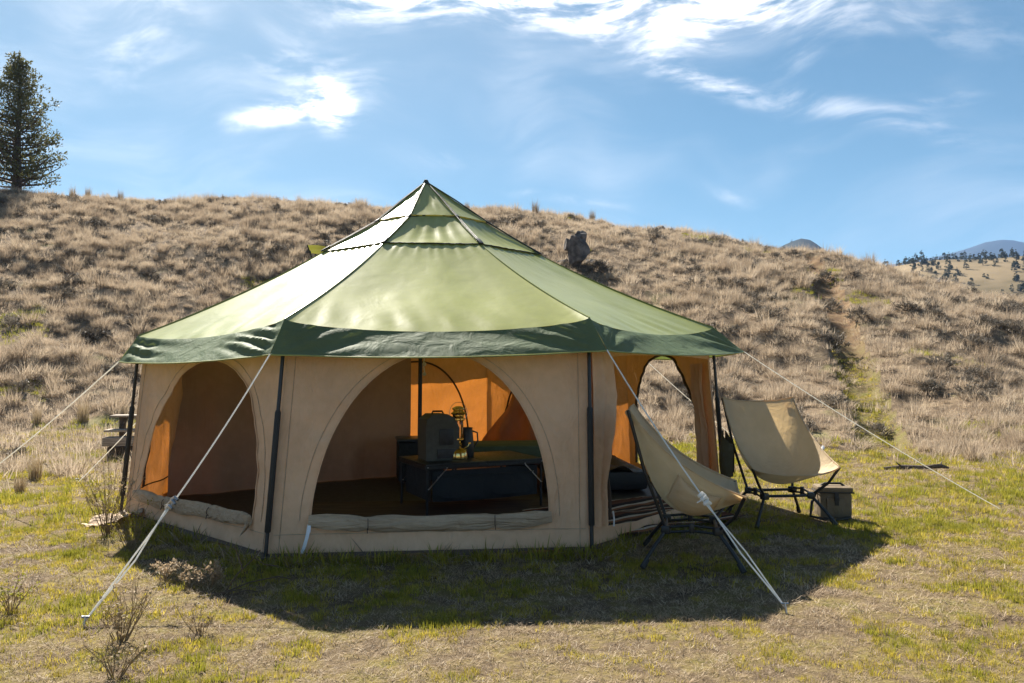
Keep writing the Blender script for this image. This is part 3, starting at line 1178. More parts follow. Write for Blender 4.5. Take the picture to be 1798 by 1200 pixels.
def build_rocks():
    x, y, z = on_ground(1012, 470)
    root = empty('rock_outcrop', (x, y, z))
    tag(root, 'dark upright rock outcrop on the hillside just right of the tent roof', 'rock')
    k = y / 1400.0
    for (dx, dz, sx, sz, sd) in ((0, 22, 24, 42, 1), (10, 52, 17, 18, 2), (-12, 40, 15, 18, 3), (-22, 8, 20, 18, 4), (28, 6, 22, 16, 5)):
        o = link(bpy.data.objects.new('boulder', rock_mesh('boulder', sx * k, sx * k * .9, sz * k, sd, .3)), root)
        o.location = (dx * k, .2 * sd - .4, dz * k)
    for (px, py, w, h, lb) in ((1650, 492, 16, 9, 'low dark rock half hidden in grass on the right slope'), (1160, 404, 16, 8, 'flat dark rock on the skyline of the ridge'),
                               (1300, 560, 9, 6, None)):
        if lb is None:
            continue
        x, y, z = on_ground(px, py)
        k = y / 1400.0
        o = link(bpy.data.objects.new('rock', rock_mesh('rock', w * k, w * k, h * k * 1.4, px, .3)))
        o.location = (x, y, z + h * k * .6)
        tag(o, lb, 'rock')


build_rocks()

# ------------------------------------------------------------------ the tent
CR = [(-1.45, 5.08, 1.504), (.513, 5.269, 1.523), (1.711, 6.777, 1.533), (1.28, 8.74, 1.50), (-.31, 9.90, 1.50), (-2.02, 9.65, 1.50), (-3.12, 8.26, 1.49), (-2.965, 6.323, 1.443)]
TP = [(-1.49, 4.907, 1.276), (.609, 5.108, 1.305), (1.955, 6.724, 1.325), (1.46, 8.86, 1.29), (-.27, 10.10, 1.29), (-2.12, 9.85, 1.29), (-3.32, 8.30, 1.28), (-3.073, 6.237, 1.239)]
CR = [Vector(p) for p in CR]
TP = [Vector(p) for p in TP]
APEX = Vector((-.817, 7.52, 2.955))
CEN = Vector((-.79, 7.52, 0))


def ring(r, z, dx=0.03):
    out = []
    for k in range(8):
        a = -math.pi / 2 - math.pi / 8 + k * math.pi / 4 + .0965
        out.append(Vector((-.78 + dx + r * math.cos(a), 7.52 + r * math.sin(a), z)))
    return out


R1 = ring(.53, 2.54)
R2 = ring(1.0, 2.235)
R1i = ring(.532, 2.531)
WT = [CEN + (Vector((c.x, c.y, 0)) - CEN) * .985 + Vector((0, 0, c.z - .17)) for c in CR]     # wall tops just under the roof
tent = empty('tent', (CEN.x, CEN.y, 0))
tag(tent, 'large eight sided canvas tent with green roof and tan walls', 'tent')
TOFF = Vector((CEN.x, CEN.y, 0))


def tbuild(mb, name, mat, parent=None, smooth=True):
    """link a part of the tent; shapes are given in world coordinates"""
    p = parent or tent
    mb.v = [(a - TOFF.x, b - TOFF.y, c) for a, b, c in mb.v]
    return mb.build(name, mat, p, smooth)


def hump(u):
    return max(0.0, 4 * u * (1 - u))


def nz(a, b, s, amp):
    return (float(fbm(np.array(a), np.array(b), s, 3)) - .5) * 2 * amp


def roof_panel(k):
    k2 = (k + 1) % 8
    a0, a1, b0, b1 = R2[k], R2[k2], CR[k], CR[k2]
    mid_out = ((b0 + b1) / 2 - CEN); mid_out.z = 0
    nrm = ((b1 - b0).cross(a0 - b0)).normalized()
    if nrm.z < 0:
        nrm = -nrm
    edge_drop = .062 if k != 7 else .04

    def fn(u, v):
        e0 = lerp(a0, b0, v); e1 = lerp(a1, b1, v)
        ridge_sag = .035 * hump(v)
        p = lerp(e0, e1, u)
        hu = hump(u)
        p = p - nrm * (ridge_sag + .075 * hu * (v ** .8) * (1 - v * .62))
        p.z -= edge_drop * hu ** .55 * v ** 4
        # puckers along the top seam and small drag folds above the valance
        pk = math.exp(-v * 16) * .005 * math.sin(u * 60 + nz(u * 9, k, 3, 2.5)) * (1 if v > .005 else 0)
        ev = math.exp(-(1 - v) * 11) * .010 * math.sin(u * 46 + (1 - v) * 18 + nz(u * 7, k, 8, 3.5)) * hu ** .5
        # long tension folds running from the corners
        tf = .005 * math.sin((u * 15 + v * 2 + k) + nz(u * 4, v * 3 + k, 17, 2.0)) * v * hu ** .7
        p = p + nrm * (pk + ev + tf + nz(u * 3 + k * 7, v * 4, 12, .005) * hu) * (1 - v ** 14)
        return p
    mb = MB()
    mb.patch(fn, 64, 40)
    return tbuild(mb, 'roof_panel', M['roof'])


def upper_panels(k):
    k2 = (k + 1) % 8

    def strip(a0, a1, b0, b1, sag, seed, flare=0.0, pk=0.0):
        nrm = ((b1 - b0).cross(a0 - b0)).normalized()
        if nrm.z < 0:
            nrm = -nrm

        def fn(u, v):
            p = lerp(lerp(a0, b0, v), lerp(a1, b1, v), u)
            p = p - nrm * sag * hump(u) * hump(v) + nrm * (flare * v ** 3 * hump(u) ** .5 + nz(u * 4 + k, v * 3, seed, .006) * hump(u))
            p = p + nrm * pk * math.sin(u * 34 + k) * hump(u) * hump(v) ** .5
            return p
        mb = MB()
        mb.patch(fn, 28, 16)
        return mb
    out = [(R1[j] - CEN) * 1.0 for j in range(8)]
    vent0, vent1 = R1i[k], R1i[k2]
    lo0 = lerp(R2[k], CR[k], .026) + Vector((0, 0, .006))
    lo1 = lerp(R2[k2], CR[k2], .026) + Vector((0, 0, .006))
    tbuild(strip(vent0, vent1, lo0, lo1, .03, 31, .0, .003), 'vent_panel', M['roof'])
    c0 = R1[k] + (R1[k] - Vector((CEN.x, CEN.y, R1[k].z))) * .014
    c1 = R1[k2] + (R1[k2] - Vector((CEN.x, CEN.y, R1[k2].z))) * .014
    tbuild(strip(APEX, APEX, c0, c1, .012, 33, .003), 'cap_panel', M['roof'])
    # dark tube standing in for the gap shadow under the cap; lower vent seam
    mb = MB()
    pts = [lerp(c0, c1, i / 12) - Vector((0, 0, .012 + .012 * hump(i / 12))) for i in range(13)]
    mb.tube(pts, .008 if k in (0, 7) else .005, 6)
    tbuild(mb, 'cap_gap_shade', M['trim2'])
    mb = MB()
    pts = [lerp(lo0, lo1, i / 24) - Vector((0, 0, .004)) + Vector((0, 0, .003 * math.sin(i * 2.1))) for i in range(25)]
    mb.tube(pts, .0045, 5)
    tbuild(mb, 'vent_seam', M['trim2'])


M['trim2'] = simple('dark_green_trim_and_shade', (.018, .028, .020), .6)


def valance(k):
    k2 = (k + 1) % 8
    a0, a1, b0, b1 = CR[k], CR[k2], TP[k], TP[k2]
    out = ((b0 + b1) / 2 - CEN); out.z = 0; out.normalize()

    def fn(u, v):
        top = lerp(a0, a1, u)
        hu = hump(u)
        nr = ((a1 - a0).cross(R2[k] - a0)).normalized()
        if nr.z < 0: nr = -nr
        top = top - nr * (.075 * hu * .38)
        top.z -= (.062 if k != 7 else .04) * hu ** .55
        bot = lerp(b0, b1, u) - out * (-.045 * hu) - Vector((0, 0, .030 * hu))
        p = lerp(top, bot, v)
        nn = (out * .75 + Vector((0, 0, .6)))
        # folds radiating from the pulled corners
        amp = .006 if k in (7, 6) else .013
        cor = max(0, 1 - u / .42) if u < .5 else max(0, 1 - (1 - u) / .42)
        ang = math.atan2((1 - v) * .25 + .02, (u if u < .5 else 1 - u) * 2 + .02)
        if k in (7, 6):
            # sharp drag folds where the eave is pulled tight
            sdn = (u if u < .5 else 1 - u)
            ph = (v * 3.2 + sdn * 5.5 + nz(u * 5, v * 2, 66, .35)) if u > .5 else (v * 2.6 - sdn * 1.1 + nz(u * 5, v * 2, 67, .3))
            tri = abs((ph % 1.0) * 2 - 1) - .5
            p = p + nn * .052 * tri * max(0, 1 - sdn / .36) ** .8 * min(1, sdn * 16) * hump(v * .86 + .10)
        p = p + nn * amp * cor ** .6 * math.sin(ang * 15 + k * 2.1 + nz(u * 6, v * 2, 61 + k, 1.2)) * hump(v * .8 + .1) * min(1, (u if u < .5 else 1 - u) * 14)
        p = p + nn * nz(u * 5 + 3 * k, v * 1.5, 55, .006) * hump(v) ** .5
        return p
    mb = MB()
    mb.patch(fn, 72, 16)
    # turned hem
    pts = [fn(i / 36, 1.0) - Vector((0, 0, .004)) for i in range(37)]
    o = tbuild(mb, 'valance', M['valance'])
    hb = MB()
    hb.tube(pts, .0055, 5)
    tbuild(hb, 'hem', M['roof'], o)
    return o


def ridge(k):
    """seam tape along each hip of the roof"""
    mb = MB()
    pts = [lerp(R2[k], CR[k], i / 16) - Vector((0, 0, .036 * hump(i / 16))) + Vector((0, 0, -.001)) for i in range(17)]
    mb.tube(pts, .006, 6)
    tbuild(mb, 'ridge_seam', M['roof'])
    lo = R2[k] + (R2[k] - Vector((CEN.x, CEN.y, R2[k].z))) * .015 + Vector((0, 0, .012))
    mid = R1[k] + (R1[k] - Vector((CEN.x, CEN.y, R1[k].z))) * .04 + Vector((0, 0, -.006))
    mb = MB()
    for off in (-.012, .012):
        t = (R2[(k + 1) % 8] - R2[k]).normalized() * off
        mb.tube([APEX + t * .1, lerp(APEX, mid, .5) + t * .6 + Vector((0, 0, .008)), mid + t, lerp(mid, lo, .5) + t + Vector((0, 0, -.004)), lo + t], .0055, 5)
    tbuild(mb, 'strap', M['trim2'])
    mb = MB()
    d = (lo - mid).normalized()
    mb.bar(lo - d * .035, lo + d * .055, .034, .016, (0, 0, 1), .004)
    mb.bar(mid - d * .02, mid + d * .03, .03, .016, (0, 0, 1), .004)
    tbuild(mb, 'buckle', M['black'])


for k in range(8):
    roof_panel(k)
    upper_panels(k)
    valance(k)
    ridge(k)
mb = MB()
mb.lathe([(.0, .02), (.018, .014), (.03, -.012), (.034, -.03)], tuple(APEX), 14)
tbuild(mb, 'peak_cap', M['trim2'])
# vent awning propped open on the far left of the roof
mb = MB()
va = lerp(R2[6], R2[7], .25); vb = lerp(R2[6], R2[7], .85)
axv = ((va + vb) / 2 - Vector((CEN.x, CEN.y, 2.2))); axv.z = 0; axv.normalize()
mb.patch(lambda u, v: lerp(va, vb, u) + axv * (.20 * v) + Vector((0, 0, .035 + .02 * v - .03 * hump(u) * v + .010 * math.sin(u * 19 + v * 3))), 18, 8)
tbuild(mb, 'vent_awning', M['roof'])
mb = MB()
for u in (0.0, 1.0):
    q = lerp(va, vb, u) + axv * .20 + Vector((0, 0, .055))
    mb.tube([q, q - axv * .06 - Vector((0, 0, .16))], .006, 5)
tbuild(mb, 'awning_prop', M['black'])


def bq(k, u, w):
    k2 = (k + 1) % 8
    b0, b1 = Vector((*B[k], 0)), Vector((*B[k2], 0))
    return lerp(lerp(b0, b1, u), lerp(WT[k], WT[k2], u), w)


def wall_fn(k, opening=None):
    k2 = (k + 1) % 8
    n = Vector((B[k2][1] - B[k][1], -(B[k2][0] - B[k][0]), 0)).normalized()

    def fn(u, w):
        p = bq(k, u, w)
        hu, hw = hump(u), hump(w)
        fold = (.006 if k in (0, 1, 7) else .012) * math.sin(u * 26 + 5 * w + nz(u * 5, w * 2, 91 + k, 2.5))
        cr = abs(float(vnoise(np.array(u * 11 + k * 5 + w * 3), np.array(w * 7 - u * 2), 97)) * 2 - 1)
        cr2 = abs(float(vnoise(np.array(u * 5 + w * 9 + k), np.array(w * 3.5 + k - u * 4), 98)) * 2 - 1)
        p = p + n * ((.5 - cr) * .010 + (.4 - cr2) * .014) * min(1, hu * 2.5) * min(1, hw * 2)
        p = p - n * (.030 * hu * hw) + n * (nz(u * 4 + k * 3, w * 4, 93, .016) * hu ** .5 * hw ** .3 + fold * hu ** .5 * (1 if w > .03 else 0))
        return p
    return fn, n


def arch_curve(u0, u1, w0, w1, ex=2.0, skew=0.0, n=60):
    w1 = w1 * 1.075
    c, a, b = (u0 + u1) / 2, (u1 - u0) / 2, w1 - w0
    pts = []
    for i in range(n + 1):
        t = math.pi * i / n
        ct, st = math.cos(t), math.sin(t)
        x = c + a * math.copysign(abs(ct) ** (2 / ex), ct)
        y = w0 + b * abs(st) ** (2 / ex)
        pts.append((x + skew * (y - w0) / b, y))
    return pts          # right end to left end over the top


def ray_poly(c, ang, poly):
    dx, dy = math.cos(ang), math.sin(ang)
    best = None
    m = len(poly)
    for i in range(m):
        (x1, y1), (x2, y2) = poly[i], poly[(i + 1) % m]
        ex, ey = x2 - x1, y2 - y1
        den = dx * ey - dy * ex
        if abs(den) < 1e-12:
            continue
        t = ((x1 - c[0]) * ey - (y1 - c[1]) * ex) / den
        s = ((x1 - c[0]) * dy - (y1 - c[1]) * dx) / den
        if t > 1e-9 and -1e-6 <= s <= 1 + 1e-6 and (best is None or t < best):
            best = t
    return (c[0] + dx * best, c[1] + dy * best)


def wall_open(k, poly, mat='canvas', name='wall_panel'):
    fn, n = wall_fn(k)
    c = (sum(p[0] for p in poly) / len(poly), min(p[1] for p in poly) * .55 + max(p[1] for p in poly) * .45)
    angs = [2 * math.pi * i / 110 for i in range(110)]
    for q in [(0, 0), (1, 0), (1, 1), (0, 1)] + [p for p in poly]:
        angs.append(math.atan2(q[1] - c[1], q[0] - c[0]) % (2 * math.pi))
    angs = sorted(set(round(a, 5) for a in angs))
    sq = [(0, 0), (1, 0), (1, 1), (0, 1)]
    NR = 18
    vs = []
    for a in angs:
        i_ = ray_poly(c, a, poly)
        o_ = ray_poly(c, a, sq)
        for r in range(NR + 1):
            t = r / NR
            vs.append(fn(lerp(i_[0], o_[0], t), lerp(i_[1], o_[1], t)))
    m = len(angs)
    fs = []
    for i in range(m):
        j = (i + 1) % m
        for r in range(NR):
            fs.append((i * (NR + 1) + r, i * (NR + 1) + r + 1, j * (NR + 1) + r + 1, j * (NR + 1) + r))
    mb = MB()
    mb.add(vs, fs)
    return tbuild(mb, name, M[mat]), fn, n


def arch_trim(k, pts, fn, n, r, mat, name, parent, off=.006):
    mb = MB()
    mb.tube([fn(u, w) + n * off + n * r * .3 * math.sin(i * 1.9) for i, (u, w) in enumerate(pts)], r, 6)
    return tbuild(mb, name, M[mat], parent)


def roll(k, fn, n, u0, u1, w, r, sag, name, parent, seed, ties):
    mb = MB()
    pts, rr = [], []
    N = 44
    for i in range(N + 1):
        t = i / N
        p = fn(lerp(u0, u1, t), w) + n * (r * .75) - Vector((0, 0, sag * hump(t) + nz(t * 5, seed, 7, .012)))
        pts.append(p)
        q = r * (1 + nz(t * 9, seed, 3, .13)) * (.7 + .3 * min(1, min(t, 1 - t) * 14))
        if any(abs(t - a) < .018 for a in ties):
            q *= .85
        rr.append(q)
    mb.tube(pts, rr, 14)
    # squash and wrinkle the roll so that it reads as bunched cloth
    vs = []
    for i, v in enumerate(mb.v):
        j = min(i // 14, N)
        a = i % 14
        c = pts[j]
        d = Vector(v) - c
        f = 1 + .11 * math.cos(3 * a * 2 * math.pi / 14 + j * .10 + seed + nz(j * .25, a * .5, 5, .9)) + .03 * math.sin(j * .7 + a * 1.3)
        d = d - n * d.dot(n) * .35
        d = Vector((d.x * f, d.y * f, d.z * f * 1.38))
        vs.append(tuple(c + d))
    mb.v = vs
    o = tbuild(mb, name, M['canvas_roll'], parent)
    for a in ties:
        tb = MB()
        c = lerp(pts[int(a * N)], pts[min(N, int(a * N) + 1)], .5)
        ax = (pts[min(N, int(a * N) + 1)] - pts[int(a * N)]).normalized()
        e1 = Vector((0, 0, 1)); e2 = ax.cross(e1)
        loop = [c + (e1 * math.cos(t) + e2 * math.sin(t)) * r * .98 for t in np.linspace(0, 6.283, 15)]
        tb.tube(loop, .0028, 5)
        tb.tube([c + n * r * .9 - Vector((0, 0, .02)), c + n * r * 1.1 - Vector((0, 0, r * 1.4))], .003, 5)
        tbuild(tb, 'tie', M['trim'], o)
    return o


# near wall with its wide arched window
arc = arch_curve(.118, .872, .175, .895, 2.05)
poly = arc + [(.20, .172), (.5, .160), (.80, .172)]
wall0, fn0, n0 = wall_open(0, poly)
arch_trim(0, arc, fn0, n0, .0045, 'canvas', 'window_seam', wall0)
roll(0, fn0, n0, .115, .878, .172, .036, .02, 'rolled_flap', wall0, 1.3, (.245, .755))
mb = MB()
q = fn0(.125, .165) + n0 * .035
mb.patch(lambda u, v: q + Vector((-.012 - .012 * v + .022 * (u - .5) - .05 * v * v, -.005 - .02 * math.sin(v * 3), -.22 * v)), 2, 8)
mb.tube([q + Vector((-.01, 0, .012)), q + Vector((-.012, -.004, -.05))], .007, 6)
tbuild(mb, 'zip_pull', M['white'], wall0)

# left wall with its window
arc = arch_curve(.105, .90, .165, .885, 2.25, .02)
poly = arc + [(.25, .160), (.5, .155), (.78, .160)]
wall7, fn7, n7 = wall_open(7, poly)
arch_trim(7, arc, fn7, n7, .0045, 'canvas', 'window_seam', wall7)
roll(7, fn7, n7, .085, .90, .165, .034, .015, 'rolled_flap', wall7, 4.1, (.3, .7))
mb = MB()
q = fn7(.89, .165) + n7 * .04
mb.patch(lambda u, v: q + Vector((.05 * (u - .6) + .02 * math.sin(v * 4), -.02 * math.sin(u * 6) * v, .03 - .14 * v * (1 - .35 * u))), 8, 8)
tbuild(mb, 'flap_end', M['canvas_roll'], wall7)

def seams(k, fn, n, parent, lines):
    mb = MB()
    for ln in lines:
        mb.tube([fn(u, w) + n * .002 for (u, w) in ln], .0021, 5)
    tbuild(mb, 'stitched_seam', M['canvas_roll'], parent)


for (k_, f_, n_, w_, ar_) in ((0, fn0, n0, wall0, arch_curve(.085, .905, .175, .92, 2.05)), (7, fn7, n7, wall7, arch_curve(.06, .945, .165, .915, 2.25, .02))):
    seams(k_, f_, n_, w_, [[(u, .115) for u in np.linspace(.01, .99, 40)], [(.03, w) for w in np.linspace(.02, .97, 24)], [(.97, w) for w in np.linspace(.02, .97, 24)], ar_])

# doorway wall: flap gathered on the near side, low sill at the foot
poly = [(.12, .10), (.3, .085), (.6, .085), (.97, .09), (.985, .3), (.985, .7), (.985, .925), (.7, .945), (.3, .945), (.13, .93), (.115, .6), (.115, .3)]
wall1, fn1, n1 = wall_open(1, poly, name='door_wall')
mb = MB()


def flap(u, v):
    w = lerp(.97, .115, v)
    p = fn1(.02 + .125 * u + .035 * math.sin(v * 5) * u, w) + n1 * (.012 + .028 * math.sin(u * 13 + v * 3 + 1) * (.4 + .6 * v))
    return p


mb.patch(flap, 26, 40)
tbuild(mb, 'door_flap', M['canvas'], wall1)
mb = MB()
mb.tube([fn1(.148 + .022 * math.sin(w * 9), lerp(.95, .12, w)) - n1 * .035 for w in np.linspace(0, 1, 24)], .011, 6)
tbuild(mb, 'door_zip', M['trim'], wall1)
mb = MB()
q = fn1(.135, .17) + n1 * .03
mb.tube([q, q + Vector((.006, -.004, -.05)), q + Vector((.004, -.006, -.10))], .006, 6)
tbuild(mb, 'zip_pull', M['white'], wall1)

# right wall: open window that shows the slope behind
arc = arch_curve(.12, .90, .13, .905, 2.3)
wall2, fn2, n2 = wall_open(2, arc + [(.3, .128), (.6, .128)])
o = arch_trim(2, arc, fn2, -n2, .013, 'trim', 'window_binding', wall2)
mb = MB()
mb.patch(lambda u, v: fn2(lerp(.035, .15, u) + .01 * math.sin(v * 8), lerp(.90, .10, v)) - n2 * (.03 + .02 * math.sin(u * 15 + v * 2)), 18, 24)
tbuild(mb, 'tied_flap', M['canvas'], wall2)

# closed walls at the back, each with its zipped arch
for k in (3, 4, 5, 6):
    fn, n = wall_fn(k)
    mb = MB()
    mb.patch(fn, 44, 30)
    w_ = tbuild(mb, 'wall_panel', M['canvas'])
    arc = arch_curve(.13, .87, .16, .88, 2.2)
    arch_trim(k, arc, fn, -n, .011, 'trim', 'window_zip', w_, .01)
    mb = MB()
    mb.tube([fn(u, .155) - n * .008 for u in np.linspace(.12, .88, 16)], .006, 5)
    tbuild(mb, 'flap_seam', M['trim'], w_)
# gathered curtain folds hanging inside the far right wall
fn3, n3 = wall_fn(3)
mb = MB()
mb.patch(lambda u, v: fn3(lerp(.10, .985, u) - .30 * u * hump(v) * (1 - v) - .05 * math.sin(v * 5) * u, lerp(.985, .09, v)) - n3 * (.05 + (.012 + .022 * v) * math.sin(u * 26 + v * 5 + nz(u * 5, v * 2, 31, 2.0)) + .05 * v * u), 60, 30)
tbuild(mb, 'inner_flap', M['inner'])

# corner poles with their lower sleeves, wall corner seams, ground skirt
for k in range(8):
    out = (Vector((*B[k], 0)) - CEN).normalized()
    b = Vector((*B[k], 0)) + out * .030
    tpt = WT[k] + out * .030 + Vector((0, 0, .11))
    mb = MB()
    mb.tube([b, lerp(b, tpt, .5), tpt], .0125, 10)
    o = tbuild(mb, 'pole', M['black'])
    mb = MB()
    mb.tube([lerp(b, tpt, .12), lerp(b, tpt, .125), lerp(b, tpt, .63), lerp(b, tpt, .64)], [.013, .0195, .0195, .014], 10)
    tbuild(mb, 'sleeve', M['bagdark'], o)
    k2 = (k + 1) % 8
    b2 = Vector((*B[k2], 0))
    b1 = Vector((*B[k], 0))
    n = Vector((b2.y - b1.y, -(b2.x - b1.x), 0)).normalized()
    mb = MB()

    def sk(u, v):
        p = lerp(b1, b2, u) + n * (.004 + .045 * v + .010 * math.sin(u * 21 + k) * v) + (lerp(b1, b2, u) - lerp(b1, b2, .5)) * .03 * v
        p.z = .030 * (1 - v) + .014 + .012 * v * (1 + math.sin(u * 17 + k * 2))
        return p
    mb.patch(sk, 40, 4)
    tbuild(mb, 'skirt', M['skirt'])
# centre pole, hanging cord, floor
mb = MB()
mb.tube([(-.87, 7.5, .03), (-.86, 7.5, 1.4), (-.83, 7.51, 2.86)], [.019, .019, .016], 12)
tbuild(mb, 'centre_pole', M['black'])
mb = MB()
c0 = Vector((-.825, 7.46, 1.42))
mb.tube([c0, c0 + Vector((.01, 0, -.12)), c0 + Vector((-.005, 0, -.2)), c0 + Vector((.012, 0, -.3))], .006, 6)
for dz in (-.2, -.29):
    mb.lathe([(.005, -.02), (.018, -.008), (.018, .008), (.005, .02)], tuple(c0 + Vector((.005, 0, dz))), 8)
tbuild(mb, 'hanging_cord', M['rope'])
mb = MB()
cc = Vector((CEN.x, CEN.y, .02))
mb.v = [tuple(cc)] + [(lerp(cc.x, B[k][0], .995), lerp(cc.y, B[k][1], .995), .02) for k in range(8)]
mb.f = [(0, 1 + k, 1 + (k + 1) % 8) for k in range(8)]
tbuild(mb, 'floor_sheet', M['floor'], smooth=False)


# ------------------------------------------------------------------ inside the tent
mb = MB()
ca, cb = Vector((-3.10, 7.22, 0)), Vector((-1.11, 8.72, 0))
cn = Vector((cb.y - ca.y, -(cb.x - ca.x), 0)).normalized()


def cur(u, v):
    p = lerp(ca, cb, u)
    top = lerp(1.44, 1.98, u)
    return p + cn * (.018 * math.sin(u * 34 + v * 2 + nz(u * 6, v, 5, 2.2)) * (.4 + .8 * v) + .03 * math.sin(u * 9) * v) + Vector((0, 0, lerp(top, .028, v)))


mb.patch(cur, 110, 20)
o = mb.build('curtain', M['curtain'])
tag(o, 'dark brown curtain dividing off the rear left of the tent', 'curtain')
mb = MB()
mb.patch(lambda u, v: cur(u, 1) + Vector((0, 0, -.002 - .006 * v)) + cn * (.004 + .012 * v), 60, 2)
mb.build('curtain_hem', M['skirt'], o)

mb = MB()
mb.box((-.5, 6.25, .028), (2.3, 1.5, .012), Euler((0, 0, .1)).to_matrix(), .004)
o = mb.build('floor_mat', M['mat'])
tag(o, 'dark brown striped mat on the tent floor under the table', 'mat')

e = empty('striped_rug', (.95, 6.28, .03), .62)
e.name = 'striped_rug'
tag(e, 'striped brown white and black rug inside the doorway', 'rug')
mb = MB()
mb.patch(lambda u, v: Vector(((u - .5) * 1.35, (v - .5) * 1.15, .02 + nz(u * 5, v * 5, 3, .022) + .012 * math.sin(v * 14 + u * 3))), 40, 40)
mb.build('rug_cloth', M['rug'], e)

e = empty('mattress', (.72, 8.1, .03), .1)
tag(e, 'low dark mattress with rumpled brown quilt behind the doorway', 'mattress')
mb = MB()
mb.box((0, 0, .10), (1.0, 1.3, .18), None, .05)
mb.build('pad', M['floor'], e)
mb = MB()
mb.patch(lambda u, v: Vector(((u - .5) * 1.04, (v - .5) * 1.3, .205 + nz(u * 6, v * 6, 13, .05) + .02 * math.sin(u * 20 + v * 9) - .12 * (abs(u - .5) * 2) ** 8)), 40, 40)
mb.build('quilt', M['quilt'], e)

# folding table with hanging storage shelf
TA = Vector((-.674, 6.25, 0)); TX = Vector((.943, .47, 0)); TYv = Vector((-.266, .60, 0))
tl = TX.length; tw = TYv.length
tab = empty('folding_table', (TA.x, TA.y, 0.034), math.atan2(TX.y, TX.x))
tag(tab, 'low black folding table with navy storage shelf inside the tent', 'table')
TH = .40
for i in range(2):
    mb = MB()
    mb.box((tl * (.25 + .5 * i), tw / 2, TH - .012), (tl / 2 - .004, tw, .022), None, .005)
    mb.build('tabletop_panel', M['table'], tab)
mb = MB()
for yy in (.006, tw - .006):
    mb.box((tl / 2, yy, TH - .034), (tl, .014, .026), None, .003)
for xx in (.006, tl - .006):
    mb.box((xx, tw / 2, TH - .034), (.014, tw - .03, .026), None, .003)
mb.build('rail', M['table'], tab)
for (xx, yy) in ((.02, .02), (tl - .02, .02), (.02, tw - .02), (tl - .02, tw - .02)):
    mb = MB()
    mb.tube([(xx, yy, 0), (xx, yy, TH - .03)], .011, 8)
    o = mb.build('leg', M['table'], tab)
    sx = 1 if xx < tl / 2 else -1
    mb = MB()
    mb.bar((xx + sx * .005, yy - .014, TH * .50), (xx + sx * .16, yy - .014, TH - .04), .005, .014, (0, 1, 0))
    mb.build('brace', M['steel'] if yy < .1 else M['table'], o)
    mb = MB()
    for (px_, pz_) in ((xx + sx * .005, TH * .5), (xx + sx * .16, TH - .04), (xx + sx * .085, TH * .73), (xx, TH - .03)):
        mb.lathe([(.0, .0), (.007, .001), (.007, .006), (.0, .008)], (px_, yy - .022, pz_), 8)
    mb.build('rivet', M['steel'], o)
mb = MB()


def shelf(u, v):
    # front cloth, slightly bellied
    x_ = lerp(.07, tl - .05, u)
    return Vector((x_, .03 - .02 * hump(u) * hump(v) - .012 * math.sin(u * 6.28 * 2) * hump(v), lerp(TH - .06, .10, v) - .012 * hump(u) * v))


mb.patch(shelf, 40, 12)
mb.patch(lambda u, v: Vector((.055, lerp(.03, tw - .03, u), lerp(TH - .06, .10, v))), 8, 8)
mb.patch(lambda u, v: Vector((tl - .05, lerp(.03, tw - .03, u), lerp(TH - .06, .10, v))), 8, 8)
mb.patch(lambda u, v: Vector((lerp(.055, tl - .05, u), lerp(.03, tw - .03, v), .10 - .012 * hump(u))), 12, 8)
o = mb.build('storage_shelf', M['shelf'], tab)
for i in range(2):
    mb = MB()
    x0 = .10 + i * .46
    mb.patch(lambda u, v: Vector((x0 + .40 * u, .012 - .03 * hump(u) * (.3 + .7 * v), lerp(.29, .125, v * (1 - .25 * (2 * u - 1) ** 6)))), 20, 10)
    mb.tube([(x0 + .40 * t, .006 - .012 * hump(t), .292) for t in np.linspace(0, 1, 12)], .006, 5)
    mb.build('mesh_pocket', M['shelf'], o)

TM = tab.matrix_basis.copy()
tz = .034 + TH


def tpos(u, v):
    p = TA + TX * u + TYv * v
    return (p.x, p.y, tz)


# olive lantern case
p = tpos(.20, .46)
case = empty('lantern_case', p, .42)
tag(case, 'olive grey hard case with sloped shoulders beside the brass lantern', 'case')
mb = MB()
prof = [(-.14, 0), (.14, 0), (.145, .26), (.10, .345), (.04, .375), (-.08, .375), (-.135, .335), (-.145, .25)]
W_ = .11
vs = [(x_, -W_, z_) for x_, z_ in prof] + [(x_, W_, z_) for x_, z_ in prof]
m_ = len(prof)
mb.add(vs, [tuple(range(m_)), tuple(range(2 * m_ - 1, m_ - 1, -1))] + [((i + 1) % m_, i, i + m_, (i + 1) % m_ + m_) for i in range(m_)])
mb.build('case_body', M['case'], case, smooth=False)
mb = MB()
mb.box((.03, -W_ - .006, .19), (.12, .014, .13), None, .006)
mb.build('front_panel', M['pot'], case)
mb = MB()
mb.box((.03, -W_ - .004, .055), (.16, .012, .075), None, .004)
mb.build('lower_panel', M['pot'], case)
mb = MB()
mb.tube([(-.06, 0, .372), (-.05, 0, .395), (.03, 0, .395), (.04, 0, .372)], .008, 8)
mb.build('handle', M['black'], case)
mb = MB()
mb.box((.148, 0, .23), (.01, .06, .035), None, .003)
mb.build('latch', M['steel'], case)

